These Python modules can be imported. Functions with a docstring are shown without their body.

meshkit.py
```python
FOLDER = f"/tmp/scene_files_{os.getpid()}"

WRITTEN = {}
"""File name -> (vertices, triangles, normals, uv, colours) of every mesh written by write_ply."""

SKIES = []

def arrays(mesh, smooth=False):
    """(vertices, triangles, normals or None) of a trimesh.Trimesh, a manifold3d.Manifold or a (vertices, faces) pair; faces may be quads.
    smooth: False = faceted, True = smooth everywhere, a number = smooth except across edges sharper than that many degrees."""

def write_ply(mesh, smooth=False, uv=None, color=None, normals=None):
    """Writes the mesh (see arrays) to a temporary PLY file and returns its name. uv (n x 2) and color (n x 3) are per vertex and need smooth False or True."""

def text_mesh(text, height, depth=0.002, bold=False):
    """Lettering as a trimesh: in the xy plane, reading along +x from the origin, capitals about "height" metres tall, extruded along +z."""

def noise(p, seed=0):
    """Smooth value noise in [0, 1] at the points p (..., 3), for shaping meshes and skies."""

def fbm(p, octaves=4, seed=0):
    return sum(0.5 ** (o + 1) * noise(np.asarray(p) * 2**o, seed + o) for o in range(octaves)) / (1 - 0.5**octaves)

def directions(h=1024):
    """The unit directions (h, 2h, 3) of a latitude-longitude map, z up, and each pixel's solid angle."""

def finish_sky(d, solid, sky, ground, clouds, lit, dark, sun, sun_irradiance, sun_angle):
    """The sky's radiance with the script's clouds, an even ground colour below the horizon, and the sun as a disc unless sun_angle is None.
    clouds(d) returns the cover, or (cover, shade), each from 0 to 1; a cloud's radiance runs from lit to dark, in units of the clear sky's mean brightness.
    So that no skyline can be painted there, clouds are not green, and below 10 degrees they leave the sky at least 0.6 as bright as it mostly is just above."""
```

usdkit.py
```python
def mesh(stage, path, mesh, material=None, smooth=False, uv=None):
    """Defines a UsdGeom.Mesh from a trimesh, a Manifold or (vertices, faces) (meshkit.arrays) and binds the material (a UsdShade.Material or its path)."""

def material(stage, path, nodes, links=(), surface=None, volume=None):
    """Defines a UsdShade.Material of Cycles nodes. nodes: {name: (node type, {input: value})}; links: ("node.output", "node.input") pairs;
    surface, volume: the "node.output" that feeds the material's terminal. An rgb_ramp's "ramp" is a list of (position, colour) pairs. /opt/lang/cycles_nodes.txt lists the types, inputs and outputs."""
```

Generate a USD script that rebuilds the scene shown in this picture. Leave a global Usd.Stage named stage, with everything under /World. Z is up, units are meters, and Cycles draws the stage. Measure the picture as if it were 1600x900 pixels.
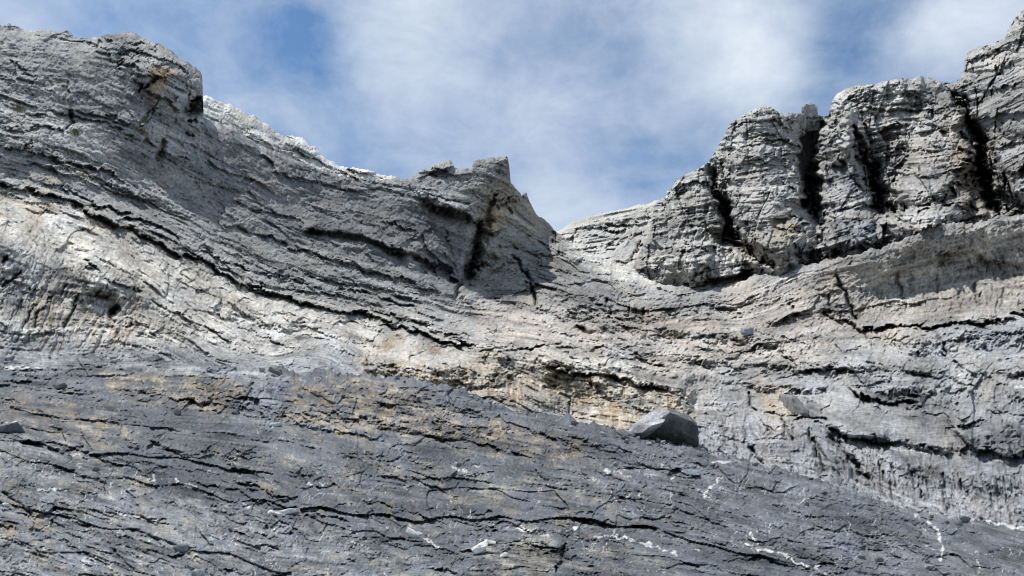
import math, random
import numpy as np, trimesh, shapely, usdkit
from scipy.ndimage import gaussian_filter, map_coordinates
from scipy.interpolate import RBFInterpolator
from pxr import Usd, UsdGeom, UsdLux, UsdShade, Gf, Sdf, Vt

stage = Usd.Stage.CreateInMemory()
UsdGeom.SetStageUpAxis(stage, UsdGeom.Tokens.z); UsdGeom.SetStageMetersPerUnit(stage, 1.0)
world = UsdGeom.Xform.Define(stage, '/World'); stage.SetDefaultPrim(world.GetPrim())
UsdGeom.Scope.Define(stage, '/World/Looks')

# ------------------------------------------------------------------ camera, sky, sun
PITCH, FOC, EYE = math.radians(22.0), 1256.0, np.array([0.0, 0.0, 1.6])
EXPOSURE = 0.46
SUN = np.array([-0.35, -0.03, 0.94]); SUN /= np.linalg.norm(SUN)
SUN_I, SKY_I = 1.08, 0.08

cam = UsdGeom.Camera.Define(stage, '/World/camera')
cam.AddTranslateOp().Set(Gf.Vec3d(*map(float, EYE))); cam.AddRotateXOp().Set(90 + math.degrees(PITCH))
cam.CreateHorizontalApertureAttr(36.0); cam.CreateVerticalApertureAttr(20.25)
cam.CreateFocalLengthAttr(36.0 * FOC / 1600); cam.CreateClippingRangeAttr(Gf.Vec2f(0.1, 5000)); cam.CreateExposureAttr(EXPOSURE)

FWD = np.array([0, math.cos(PITCH), math.sin(PITCH)]); UPV = np.array([0, -math.sin(PITCH), math.cos(PITCH)])
def ray(px, py):
    px, py = np.asarray(px, float), np.asarray(py, float)
    d = FWD + np.array([1.0, 0, 0]) * ((px - 800) / FOC)[..., None] + UPV * ((450 - py) / FOC)[..., None]
    return d / np.linalg.norm(d, axis=-1, keepdims=True)
def spot(px, py, dist):
    return EYE + ray(px, py) * np.asarray(dist, float)[..., None]

sun = UsdLux.DistantLight.Define(stage, '/World/sun')
sun.CreateIntensityAttr(SUN_I); sun.CreateAngleAttr(0.5); sun.CreateNormalizeAttr(True); sun.CreateColorAttr(Gf.Vec3f(1.0, 0.955, 0.89))
rot = Gf.Rotation(Gf.Vec3d(0, 0, 1), Gf.Vec3d(*map(float, SUN)))
sun.AddTransformOp().Set(Gf.Matrix4d().SetRotate(rot))

dome = UsdLux.DomeLight.Define(stage, '/World/sky')
BLOBS = [  # soft cloud banks (+) and clear gaps (-): direction through the picture, angular size, weight
    (30, 20, .24, .12), (110, 40, .208, -.05), (230, 12, .15, -.20), (330, 50, .11, .08), (430, 80, .11, -.36), (500, 20, .174, -.06), (600, 20, .142, .34), (600, 150, .142, .06), (500, 190, .138, .02), (600, 240, .215, .05), (960, 205, .124, -.23), (1040, 130, .122, .25), (1150, 40, .149, .51),
    (1200, 120, .115, .27), (1290, 45, .115, -.26), (1335, 95, .11, -.18), (1400, 70, .11, .28), (1500, 25, .11, .51), (1580, 20, .161, .15), (1490, 125, .119, -.54), (1250, 155, .118, -.17), (1030, 285, .124, -.25), (860, 320, .177, .24), (700, 20, .184, .16), (780, 200, .169, .06), (380, 130, .141, .23)]
N = {"tc": ("texture_coordinate", {}),
     "sky": ("sky_texture", {"sky_type": "single_scattering", "sun_disc": False, "sun_elevation": math.asin(SUN[2]), "sun_rotation": math.atan2(SUN[0], SUN[1]), "altitude": 2200.0, "air_density": 1.0, "aerosol_density": 0.6, "ozone_density": 1.0}),
     "m1": ("mapping", {"scale": (1.0, 1.0, 1.6), "location": (3.1, 1.7, 0.4)}),
     "n1": ("noise_texture", {"scale": 2.6, "detail": 7.0, "roughness": 0.52, "distortion": 0.1}),
     "n2": ("noise_texture", {"scale": 8.0, "detail": 9.0, "roughness": 0.66, "distortion": 0.25}),
     "s1": ("math", {"math_type": "multiply_add", "value2": 1.15, "value3": -0.765}),
     "s2": ("math", {"math_type": "multiply_add", "value2": 1.25})}
L = [("tc.generated", "m1.vector"), ("m1.vector", "n1.vector"), ("m1.vector", "n2.vector"), ("n1.fac", "s1.value1"), ("n2.fac", "s2.value1"), ("s1.value", "s2.value3")]
last = "s2.value"
for i, (bx, by, sz, wt) in enumerate(BLOBS):
    d = ray(bx, by)
    N[f"d{i}"] = ("vector_math", {"math_type": "distance", "vector2": tuple(d)})
    N[f"r{i}"] = ("map_range", {"range_type": "smootherstep", "from_min": sz, "from_max": 0.0, "to_min": 0.0, "to_max": wt, "clamp": True})
    N[f"a{i}"] = ("math", {"math_type": "add"})
    L += [("warp.vector", f"d{i}.vector1"), (f"d{i}.value", f"r{i}.value"), (f"r{i}.result", f"a{i}.value1"), (last, f"a{i}.value2")]
    last = f"a{i}.value"
N["warp"] = ("vector_math", {"math_type": "multiply_add", "vector2": (0.2, 0.2, 0.2)})
N["wsub"] = ("vector_math", {"math_type": "subtract", "vector2": (0.1, 0.1, 0.1)})
L += [("n1.color", "warp.vector1"), ("tc.generated", "wsub.vector1"), ("wsub.vector", "warp.vector3")]
N |= {"cov": ("map_range", {"range_type": "linear", "from_min": -0.06, "from_max": 1.08, "to_min": 0.0, "to_max": 1.0, "clamp": True}),
      "mix": ("mix", {"mix_type": "mix", "color2": (6.9, 7.6, 8.5)}), "tint": ("mix", {"mix_type": "multiply", "fac": 1.0, "color2": (1.25, 1.5, 1.55)}),
      "bg": ("background_shader", {"strength": SKY_I})}
L += [(last, "cov.value"), ("sky.color", "tint.color1"), ("tint.color", "mix.color1"), ("cov.result", "mix.fac"), ("mix.color", "bg.color")]
skymat = usdkit.material(stage, '/World/Looks/sky', N, L, surface="bg.background")
UsdShade.MaterialBindingAPI.Apply(dome.GetPrim()).Bind(skymat)

# ------------------------------------------------------------------ noise
def h2(i, j, seed=0):
    h = (i.astype(np.int64) * 374761393 + j.astype(np.int64) * 668265263 + seed * 144665933) & 0xFFFFFFFF
    h = ((h ^ (h >> 13)) * 1274126177) & 0xFFFFFFFF
    h = ((h ^ (h >> 16)) * 2246822519) & 0xFFFFFFFF
    return (((h ^ (h >> 15)) & 0xFFFFFF) / 16777216.0).astype(np.float32)
G = np.random.default_rng(7).permutation(4096)
GA = np.random.default_rng(8).uniform(0, 2 * np.pi, 4096)
GX, GY = np.cos(GA).astype(np.float32), np.sin(GA).astype(np.float32)
def perlin(x, y, seed=0):
    x = np.asarray(x, np.float32) + np.float32(seed * 37.37); y = np.asarray(y, np.float32) + np.float32(seed * 91.7)
    x, y = np.broadcast_arrays(x, y)
    i, j = np.floor(x).astype(np.int32), np.floor(y).astype(np.int32)
    fx, fy = x - i, y - j
    u, v = fx * fx * fx * (fx * (fx * 6 - 15) + 10), fy * fy * fy * (fy * (fy * 6 - 15) + 10)
    def g(a, b):
        k = G[(G[(i + a) & 4095] + j + b + seed * 131) & 4095]
        return GX[k] * (fx - a) + GY[k] * (fy - b)
    a, b, c, d = g(0, 0), g(1, 0), g(0, 1), g(1, 1)
    x0 = a + u * (b - a); x1 = c + u * (d - c)
    return (x0 + v * (x1 - x0)) * 1.5
def fbm(x, y, oct=4, seed=0, gain=0.5, lac=2.03):
    s, amp, f = 0, 1.0, 1.0
    for o in range(oct):
        s = s + amp * perlin(x * f, y * f, seed + o * 5); amp *= gain; f *= lac
    return s
def ridged(x, y, oct=4, seed=0, gain=0.55):
    s, amp, f = 0, 1.0, 1.0
    for o in range(oct):
        s = s + amp * (1 - 2 * np.abs(perlin(x * f, y * f, seed + o * 5))); amp *= gain; f *= 2.1
    return s
def smooth(x, a, b):
    t = np.clip((x - a) / (b - a), 0, 1); return t * t * (3 - 2 * t)

def strata(a, s, th, ln, seed, tilt=0.0):
    """Broken beds: (outward step, open joints, one random number per block)."""
    r = np.random.default_rng(seed)
    b = np.cumsum(th * np.exp(r.normal(0, 0.45, int(7000 / th)))) - 2600
    s2 = s + perlin(a / (ln * 4), s / (th * 9), seed) * th * .8 + perlin(a / (th * 1.6), s / (th * 1.6), seed + 3) * th * 0.22 + perlin(a / 4, s / 4, seed + 4) * .5
    k = np.clip(np.searchsorted(b, s2), 1, len(b) - 1); lo = b[k - 1]; tk = b[k] - lo; f = (s2 - lo) / tk
    rl = ln * np.exp(h2(k, k * 0, seed) * 1.5 - 0.75)
    a2 = (a + (s2 - s) * 0.8 + perlin(a / (th * 1.5), s / (th * 1.2), seed + 9) * th * 0.5) / rl + h2(k, k * 0 + 1, seed) * 50
    a2 = a2 + 0.45 * perlin(a2 * 0.6, k * 7.31, seed + 1)
    j = np.floor(a2); fa = a2 - j
    h, q, q2 = h2(k, j, seed + 1), h2(k, j, seed + 2), h2(k, j * 0 + 3, seed)
    ds, da = np.minimum(f, 1 - f) * tk, np.minimum(fa, 1 - fa) * rl
    step = (h - 0.5) + (q2 - 0.5) * 0.8 + tilt * (f - 0.5) + (q - 0.5) * (fa - 0.5) * 0.9
    joint = smooth(q, .45, .95) * np.exp(-(da / 1.3) ** 2) + smooth(h2(k, k * 0 + 2, seed), .45, .95) * smooth(perlin(a / (ln * .5), k * 3.7, seed + 6), .05, .5) * np.exp(-(f * tk / 1.5) ** 2)
    return step.astype(np.float32), joint.astype(np.float32), h

# ------------------------------------------------------------------ marks drawn on the rock: zones, ledges, cracks, swells
ZX0, ZY0, ZS = -400.0, -100.0, 6.0
ZW, ZH = int(2400 / ZS), int(1700 / ZS)
zgx, zgy = np.meshgrid(ZX0 + (np.arange(ZW) + .5) * ZS, ZY0 + (np.arange(ZH) + .5) * ZS)
def zone(poly, blur=14):
    m = shapely.contains_xy(shapely.Polygon(poly).buffer(0), zgx.ravel(), zgy.ravel()).reshape(zgx.shape).astype(np.float32)
    return gaussian_filter(m, max(blur / ZS, 0.4))
def take(field, X, Y):
    return map_coordinates(field, [(Y - ZY0) / ZS - .5, (X - ZX0) / ZS - .5], order=1, mode='nearest').astype(np.float32)

def facets(x, y, seed, lean=1.0):
    """Broken planes: irregular cells, each with its own height and tilt. Returns (height, gap to the next cell)."""
    x = np.asarray(x, np.float32) + seed * 17.3; y = np.asarray(y, np.float32) - seed * 9.1
    i, j = np.floor(x), np.floor(y); b1 = np.full(x.shape, 9.0, np.float32); b2 = b1.copy(); h = np.zeros_like(b1)
    for di in (-1, 0, 1):
        for dj in (-1, 0, 1):
            ci, cj = i + di, j + dj; r1 = h2(ci, cj, seed); r2 = (r1 * 4096) % 1.0
            dx, dy = x - ci - r1, y - cj - r2; d = np.abs(dx) + np.abs(dy) + .5 * np.maximum(np.abs(dx), np.abs(dy)); n = d < b1
            r3 = (r1 * 37.7) % 1.0; r4 = (r2 * 53.1) % 1.0; r5 = (r1 * 91.3) % 1.0
            v = (r3 - .5) * 1.1 + lean * ((r4 - .5) * 2.0 * dx + (r5 - .5) * 2.0 * dy)
            b2 = np.where(n, b1, np.minimum(b2, d)); b1 = np.where(n, d, b1); h = np.where(n, v, h)
    return h, b2 - b1

class Face:
    """One rock face: a grid of sight directions with a distance at each, carved and then laid out in the world."""
    def __init__(self, xs, bottom, top, rows, depth, beds, seed, rough_top=2.0, slant=0.6):
        xs = np.asarray(xs, np.float32); self.seed = seed
        j = lambda w, sd: perlin(xs / w, xs * 0 + sd, seed)
        sky = np.interp(xs, *zip(*top)) + rough_top * (1.2 * j(42, 5.1) + j(14, 3.3) + .5 * j(5, 8.1) + .6 * (h2(np.floor(xs / 4.7 + 2 * j(20, 1.2)), xs * 0, seed) - .5) + .2 * j(2.6, 2.2))
        bot = np.interp(xs, *zip(*bottom))
        ys = np.r_[np.arange(bot.max(), sky.min(), -1.3), sky.min()].astype(np.float32) if np.isscalar(rows) else rows
        self.X = np.broadcast_to(xs, (len(ys), len(xs))).astype(np.float32)
        self.Y = np.minimum(np.maximum(ys[:, None], sky.astype(np.float32)), bot.astype(np.float32)).astype(np.float32)
        self.sky, self.bot = sky.astype(np.float32), bot.astype(np.float32)
        c = np.array(depth, float)
        f = RBFInterpolator(c[:, :2] / 100, np.log(c[:, 2]), kernel='thin_plate_spline', smoothing=0.02)
        self.logd = self.spread(f)
        gy = np.abs(np.gradient(self.logd, axis=0) / np.minimum(np.gradient(self.Y, axis=0), -1e-3)) * FOC
        self.slant = gaussian_filter(np.sqrt(1 + np.clip(gy, 0, 7) ** 2), 8) ** slant  # relief stands out square to the slope, not to the view
        b = np.array(beds, float)
        g = RBFInterpolator(b[:, :2] / 100, b[:, 2] - b[:, 1], kernel='thin_plate_spline', smoothing=0.05)
        self.S = self.Y + self.spread(g)
        self.A = self.X
        w = lambda sc, sd: fbm(self.X / sc, self.Y / sc, 3, seed + sd)
        f1, f2, f3 = (facets(self.X / a, self.Y / b, seed + c)[0] for a, b, c in ((22, 17, 41), (19, 15, 43), (8, 6.5, 45)))
        self.WX, self.WY = self.X + 5 * w(60, 1) + 7 * f1 + 3 * f3, self.Y + 4 * w(55, 2) + 5.5 * f2 + 2.6 * f3 + perlin(self.X / 5, self.Y / 4, seed + 4)
        self.disp = np.zeros_like(self.X); self.cut = np.zeros_like(self.X); self.col = self.nz = self.chip = None
    def spread(self, f):
        gx, gy = np.arange(-330, 1960, 14.0), np.arange(-30, 1560, 14.0)
        q = f(np.stack(np.meshgrid(gx, gy), -1).reshape(-1, 2) / 100).reshape(len(gy), len(gx))
        return map_coordinates(q, [(self.Y + 30) / 14, (self.X + 330) / 14], order=3, mode='nearest').astype(np.float32)
    def zone(self, poly, blur=14, warp=1.0):
        return take(zone(poly, blur), self.X + (self.WX - self.X) * warp, self.Y + (self.WY - self.Y) * warp)
    def box(self, pts, m):
        p = np.array(pts, float)
        return np.nonzero((self.X > p[:, 0].min() - m) & (self.X < p[:, 0].max() + m) & (self.Y > p[:, 1].min() - m) & (self.Y < p[:, 1].max() + m))
    def ledge(self, pts, depth, down=14.0, lip=0.0, up=10.0, end=18.0):
        """A bed edge: the rock below the line lies back by depth, the rock above it stands out by lip."""
        i = self.box(pts, 5 * max(down, up) + 8); x, y = self.WX[i], self.WY[i]
        p = np.array(pts, float); d = y - np.interp(x, p[:, 0], p[:, 1])
        e = smooth(x, p[0, 0] - 2, p[0, 0] + end) * (1 - smooth(x, p[-1, 0] - end, p[-1, 0] + 2))
        e = e * (.55 + .75 * smooth(perlin(x / 26, d * 0 + depth + p[0, 1], self.seed), -.5, .4))
        self.disp[i] += e * np.where(d > 0, depth * np.exp(-np.clip(d, 0, None) / down) * smooth(d, 0, .8), -lip * np.exp(np.clip(d, None, 0) / up))
    def terrace(self, pts, h, lip, up=26.0, end=30.0):
        """A step in the slope: a steep riser of height h below the line, its top standing out by lip."""
        i = self.box(pts, h + 4 * up); x, y = self.WX[i], self.WY[i]; p = np.array(pts, float); d = y - np.interp(x, p[:, 0], p[:, 1])
        e = smooth(x, p[0, 0] - 2, p[0, 0] + end) * (1 - smooth(x, p[-1, 0] - end, p[-1, 0] + 2)) * (.75 + .5 * smooth(perlin(x / 40, d * 0 + p[0, 1], self.seed + 7), -.5, .5))
        self.disp[i] -= e * lip * np.where(d > 0, np.clip(1 - d / h, 0, 1), np.exp(np.clip(d, None, 0) / up))
    def seg(self, x, y, pts):
        best = np.full(x.shape, 1e9, np.float32); side = np.zeros_like(best); along = np.zeros_like(best)
        p = np.array(pts, float); L = np.hypot(*(p[1:] - p[:-1]).T); c = np.r_[0, np.cumsum(L)]
        for k in range(len(p) - 1):
            u = (p[k + 1] - p[k]) / max(L[k], 1e-6); t = np.clip((x - p[k, 0]) * u[0] + (y - p[k, 1]) * u[1], 0, L[k])
            dx, dy = x - p[k, 0] - t * u[0], y - p[k, 1] - t * u[1]; d = np.hypot(dx, dy); m = d < best
            best[m] = d[m]; side[m] = (u[0] * dy - u[1] * dx)[m]; along[m] = (c[k] + t[m]) / c[-1]
        return best, side, along
    def crack(self, pts, width, depth, sharp=2.0, taper=0.12, warp=1.0):
        i = self.box(pts, 3 * width + 12); x, y = self.X[i] + (self.WX[i] - self.X[i]) * warp, self.Y[i] + (self.WY[i] - self.Y[i]) * warp
        d, s, a = self.seg(x, y, pts)
        e = smooth(a, -1e-3, taper) * (1 - smooth(a, 1 - taper, 1.001)) if taper else 1.0
        self.disp[i] += depth * e * np.exp(-(d / width) ** sharp)
    def swell(self, cx, cy, rx, ry, amount, angle=0.0, power=2.0):
        ca, sa = math.cos(math.radians(angle)), math.sin(math.radians(angle)); m = max(rx, ry) * 1.2
        i = self.box([(cx - m, cy - m), (cx + m, cy + m)], 0); x, y = self.WX[i] - cx, self.WY[i] - cy
        q = ((x * ca + y * sa) / rx) ** 2 + ((y * ca - x * sa) / ry) ** 2
        self.disp[i] -= amount * np.clip(1 - q, 0, 1) ** (power / 2)
    def recess(self, poly, depth, blur=3.0, warp=1.0):
        """A hollow with steep sides, such as a cleft or the space beneath a roof of rock."""
        m = gaussian_filter(shapely.contains_xy(shapely.Polygon(poly).buffer(0), self.X + (self.WX - self.X) * warp, self.Y + (self.WY - self.Y) * warp).astype(np.float32), blur / 1.3)
        if self.chip is None: self.chip = 1 + .6 * facets(self.WX / 13, self.WY / 19, self.seed + 201)[0] + .35 * facets(self.WX / 5.5, self.WY / 8, self.seed + 203)[0]
        self.disp += depth * m * self.chip
    def paint(self, mask, color):
        if self.nz is None: self.nz = fbm(self.A / 24, self.S / 11, 5, self.seed + 130, .62)
        mask = np.clip(mask, 0, 1); mask = mask + 1.9 * self.nz * mask * (1.08 - mask)
        self.col += np.clip(mask, 0, 1)[..., None] * (np.asarray(color, np.float32) - self.col)
    def vein(self, pts, width, strength=1.0):
        i = self.box(pts, 14); X, Y = self.X[i], self.Y[i]
        x, y = X + 3.2 * perlin(X / 11, Y / 11, 41) + 1.3 * perlin(X / 3.5, Y / 3.5, 44) + (self.WX[i] - X) * .4, Y + 3.2 * perlin(X / 10, Y / 10, 43) + 1.3 * perlin(X / 3.5, Y / 3.5, 45) + (self.WY[i] - Y) * .3
        d, s, a = self.seg(x, y, pts)
        w = width * np.clip(.25 + 1.5 * perlin(x / 12, y / 12, 47) + .6 * perlin(x / 3, y / 3, 48) + .55 * np.clip(np.sin(a * np.pi), 0, 1) ** .6, -.5, 1.7)
        m = (smooth(d, w + .55, w - .55) * strength * np.clip(.75 + .5 * perlin(X / 5, Y / 5, 49), .2, 1))[:, None]
        self.col[i] += m * (np.array(CALCITE, np.float32) * (.8 + .3 * h2(np.floor(X), np.floor(Y), 5))[:, None] - self.col[i])
    def detail(self, big=1.0, mid=1.0, fine=1.0, rough=1.0, flute=None, tilt=0.5, scale=1.0, joints=1.0, lean=0.0, lam=1.0):
        """Beds broken into blocks at three sizes, then weathered relief down to a pixel. Each weight is a number or a field."""
        A, S, sd, k = self.A, self.S, self.seed, scale
        b1, j1, self.hb = strata(A, S, 26 * k, 95 * k, sd + 11, tilt); b2, j2, self.hm = strata(A, S, 10 * k, 34 * k, sd + 23, tilt); b3, j3, self.hf = strata(A, S, 4.2 * k, 13 * k, sd + 37, tilt)
        patch = smooth(fbm(A / 90, S / 40, 3, sd + 50), -.55, .35); patch2 = smooth(fbm(A / 50, S / 26, 3, sd + 53), -.45, .45)
        d = -b1 * 7.5 * big - b2 * 4.2 * mid * patch - b3 * 2.4 * fine * patch2
        self.cut += joints * (j1 * 6 * big + j2 * 5 * mid * patch + j3 * 3.4 * fine * patch2)
        w1, w2 = 9 * fbm(A / 40, S / 30, 2, sd + 55), 5 * fbm(A / 40, S / 30, 2, sd + 57)
        for q, (wx, wy, am, wt) in enumerate([(58, 30, 10.0, big), (24, 13, 5.2, mid), (10.5, 6.0, 2.9, mid * .5 + fine * .5), (5.2, 3.2, 1.9, fine)]):
            fh, gap = facets((A + w1) / wx / k + .22 * (S + w2) / wy / k, (S + w2) / wy / k, sd + 61 + q)
            open_ = smooth(perlin(A / wx / 2.5, S / wy / 2.5, sd + 65 + q), -.1, .6)
            d = d - (.45 + .55 * wt) * rough * am * fh 
            self.cut += joints * wt * am * .5 * open_ * np.exp(-(gap / .09) ** 2)
        self.rel = ridged(A / 60, S / 34, 4, sd + 60)
        d = d - rough * (1.6 * self.rel + .9 * fbm(A / 9, S / 6, 3, sd + 70, .7) + .9 * perlin(A / 2.4, S / 2.2, sd + 90))
        lay = .36 + .70 * smooth(perlin(S / 24 + .35 * perlin(A / 120, S / 60, sd + 31), A / 300, sd + 32) + .35 * fbm(A / 70, S / 40, 2, sd + 33), -.3, .45)
        d *= lay * .86; d = d - rough * (.8 * fbm(A / 8, S / 5, 3, sd + 170, .7) + .5 * perlin(A / 2.4, S / 2.0, sd + 175) + 1.4 * facets(A / 14, S / 8.5, sd + 176)[0] + .8 * facets(A / 6.2, S / 4.2, sd + 177)[0])
        if flute is not None:
            fl = ridged((A - lean * self.Y) / 15 + .9 * perlin(A / 50, S / 50, sd + 95), self.Y / 80, 3, sd + 97, .6)
            d = d - flute * (3.6 * fl + 1.3 * ridged((A - lean * self.Y) / 4.5 + perlin(A / 12, S / 12, sd + 96), self.Y / 22, 2, sd + 99))
        self.cut *= .2 + .6 * lay; self.lay = lay
        pit = smooth(perlin(A / 5.5, S / 2.8, sd + 91) + .5 * perlin(A / 2.6, S / 1.7, sd + 92), .35, .75) * smooth(fbm(A / 45, S / 25, 2, sd + 93), -.35, .4)
        self.cut += 2.6 * pit * rough
        self.lam = smooth(fbm(A / 80, S / 34, 3, sd + 142), -.4, .3) * (1.3 * perlin(A / 62, S / 3.4, sd + 140) + .8 * perlin(A / 26, S / 2.0, sd + 141) + 1.3 * perlin(A / 110, S / 7.5, sd + 143))
        self.disp += d - lam * 1.5 * self.lam
    def tone(self, amp=0.16):
        """Colour of the stone itself: bed by bed, block by block, and lichen-fine speckle."""
        A, S, sd = self.A, self.S, self.seed
        v = 1 + amp * (1.25 * self.lam + 1.3 * fbm(A / 190, S / 60, 3, sd + 108) + .5 * (h2(np.floor(A / 3.1), np.floor(S / 2.3), sd + 4) - .5) + 1.2 * fbm(A / 70, S / 22, 4, sd + 110, .6) + .5 * (self.hb - .5) + .6 * (self.hm - .5) + .5 * (self.hf - .5) + 1.1 * perlin(A / 4, S / 2.4, sd + 115) + .7 * (h2(np.floor(A / 1.9), np.floor(S / 1.6), sd + 3) - .5))
        self.col *= np.clip(v, .35, 1.9)[..., None]
        w = (.035 * fbm(A / 55, S / 30, 3, sd + 120))[..., None]
        self.col *= 1 + w * np.array([1.0, .15, -1.1], np.float32)
        self.col = np.clip(self.col, .012, .85)
    def points(self, rows=None):
        n = np.arange(len(self.Y))[:, None]; last = np.argmax(self.Y <= self.sky + 1e-4, axis=0); first = len(self.Y) - 1 - np.argmax((self.Y >= self.bot - 1e-4)[::-1], axis=0)
        k = np.clip(n, np.where(self.Y[0] >= self.bot - 1e-4, first, 0), last)
        self.col = np.take_along_axis(self.col, k[..., None], 0)
        return spot(self.X, self.Y, np.exp(np.take_along_axis(self.logd + (self.disp * self.slant + self.cut) / FOC, k, 0)))
    def slope(self, px, py):
        c = int(np.argmin(np.abs(self.X[0] - px))); r = int(np.argmin(np.abs(self.Y[:, c] - py))); q = np.s_[max(r - 5, 0):r + 6, max(c - 8, 0):c + 9]
        return float(np.exp(np.median(self.logd[q] + self.disp[q] * self.slant[q] / FOC)))
    def distance(self, px, py):
        c = int(np.argmin(np.abs(self.X[0] - px))); r = int(np.argmin(np.abs(self.Y[:, c] - py)))
        return float(np.exp(self.logd[r, c] + (self.disp[r, c] * self.slant[r, c] + self.cut[r, c]) / FOC))

def tag(prim, label, cat=None, group=None, kind=None):
    p = prim.GetPrim() if hasattr(prim, 'GetPrim') else prim
    for k, v in (('label', label), ('category', cat), ('group', group), ('kind', kind)):
        if v: p.SetCustomDataByKey(k, v)
    return p
def grid_faces(r, c):
    i = np.arange(r * c).reshape(r, c)
    return np.stack([i[:-1, :-1], i[:-1, 1:], i[1:, 1:], i[1:, :-1]], -1).reshape(-1, 4)
def put(path, v, f, col, mat, nrm=None):
    """A quad or triangle mesh with smooth normals and its own stone colours."""
    f3 = np.vstack([f[:, [0, 1, 2]], f[:, [0, 2, 3]]]) if f.shape[1] == 4 else f
    f3 = f3[np.linalg.norm(np.cross(v[f3[:, 1]] - v[f3[:, 0]], v[f3[:, 2]] - v[f3[:, 0]]), axis=1) > 1e-9]
    used, inv = np.unique(f3.ravel(), return_inverse=True)
    m = usdkit.mesh(stage, path, (v[used], inv.reshape(-1, 3)), mat, smooth=True)
    if nrm is not None: m.GetNormalsAttr().Set(Vt.Vec3fArray.FromNumpy(nrm[used].astype(np.float32)))
    if col is not None:
        UsdGeom.PrimvarsAPI(m).CreatePrimvar('stone', Sdf.ValueTypeNames.Color3fArray, 'vertex').Set(Vt.Vec3fArray.FromNumpy(np.ascontiguousarray(col[used], np.float32)))
    return m
def build(face, path, mat, back=((4, -1.0), (14, -10), (40, -45)), regions=None):
    """Lays the face out, with its far side falling away behind the crest. regions: {name: polygon} makes one mesh per named part."""
    P = face.points(); r, c = P.shape[:2]; C = face.col
    top = P[-1]; out = top - EYE; out[:, 2] = 0; out /= np.linalg.norm(out, axis=1, keepdims=True)
    rows, cols = [P, top[None]], [C, C[-1:]]
    for dist, drop in back:
        j = .25 * dist * perlin(face.X[-1] / 30, face.X[-1] * 0 + dist, 3)[:, None]
        q = top + out * (dist + j); q[:, 2] += drop; rows.append(q[None]); cols.append(C[-1:])
    v = np.concatenate(rows).reshape(-1, 3); col = np.concatenate(cols).reshape(-1, 3); f = grid_faces(r + 1 + len(back), c)
    if not regions:
        return put(path, v, f, col, mat)
    X = UsdGeom.Xform.Define(stage, path); nrm = usdkit.meshkit.arrays((v, f), True)[2]
    own = np.zeros(r * c, int); names = list(regions)
    wx, wy = face.WX.ravel(), face.WY.ravel()
    for k, (n, poly) in enumerate(regions.items()):
        if poly is not None: own[shapely.contains_xy(shapely.Polygon(poly).buffer(0), wx, wy)] = k
    own = np.concatenate([own.reshape(r, c)] + [own.reshape(r, c)[-1:]] * (len(back) + 1)).ravel()[f[:, 0]]
    for k, n in enumerate(names):
        if (own == k).any(): put(f'{path}/{n}', v, f[own == k], col, mat, nrm)
    return X

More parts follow.
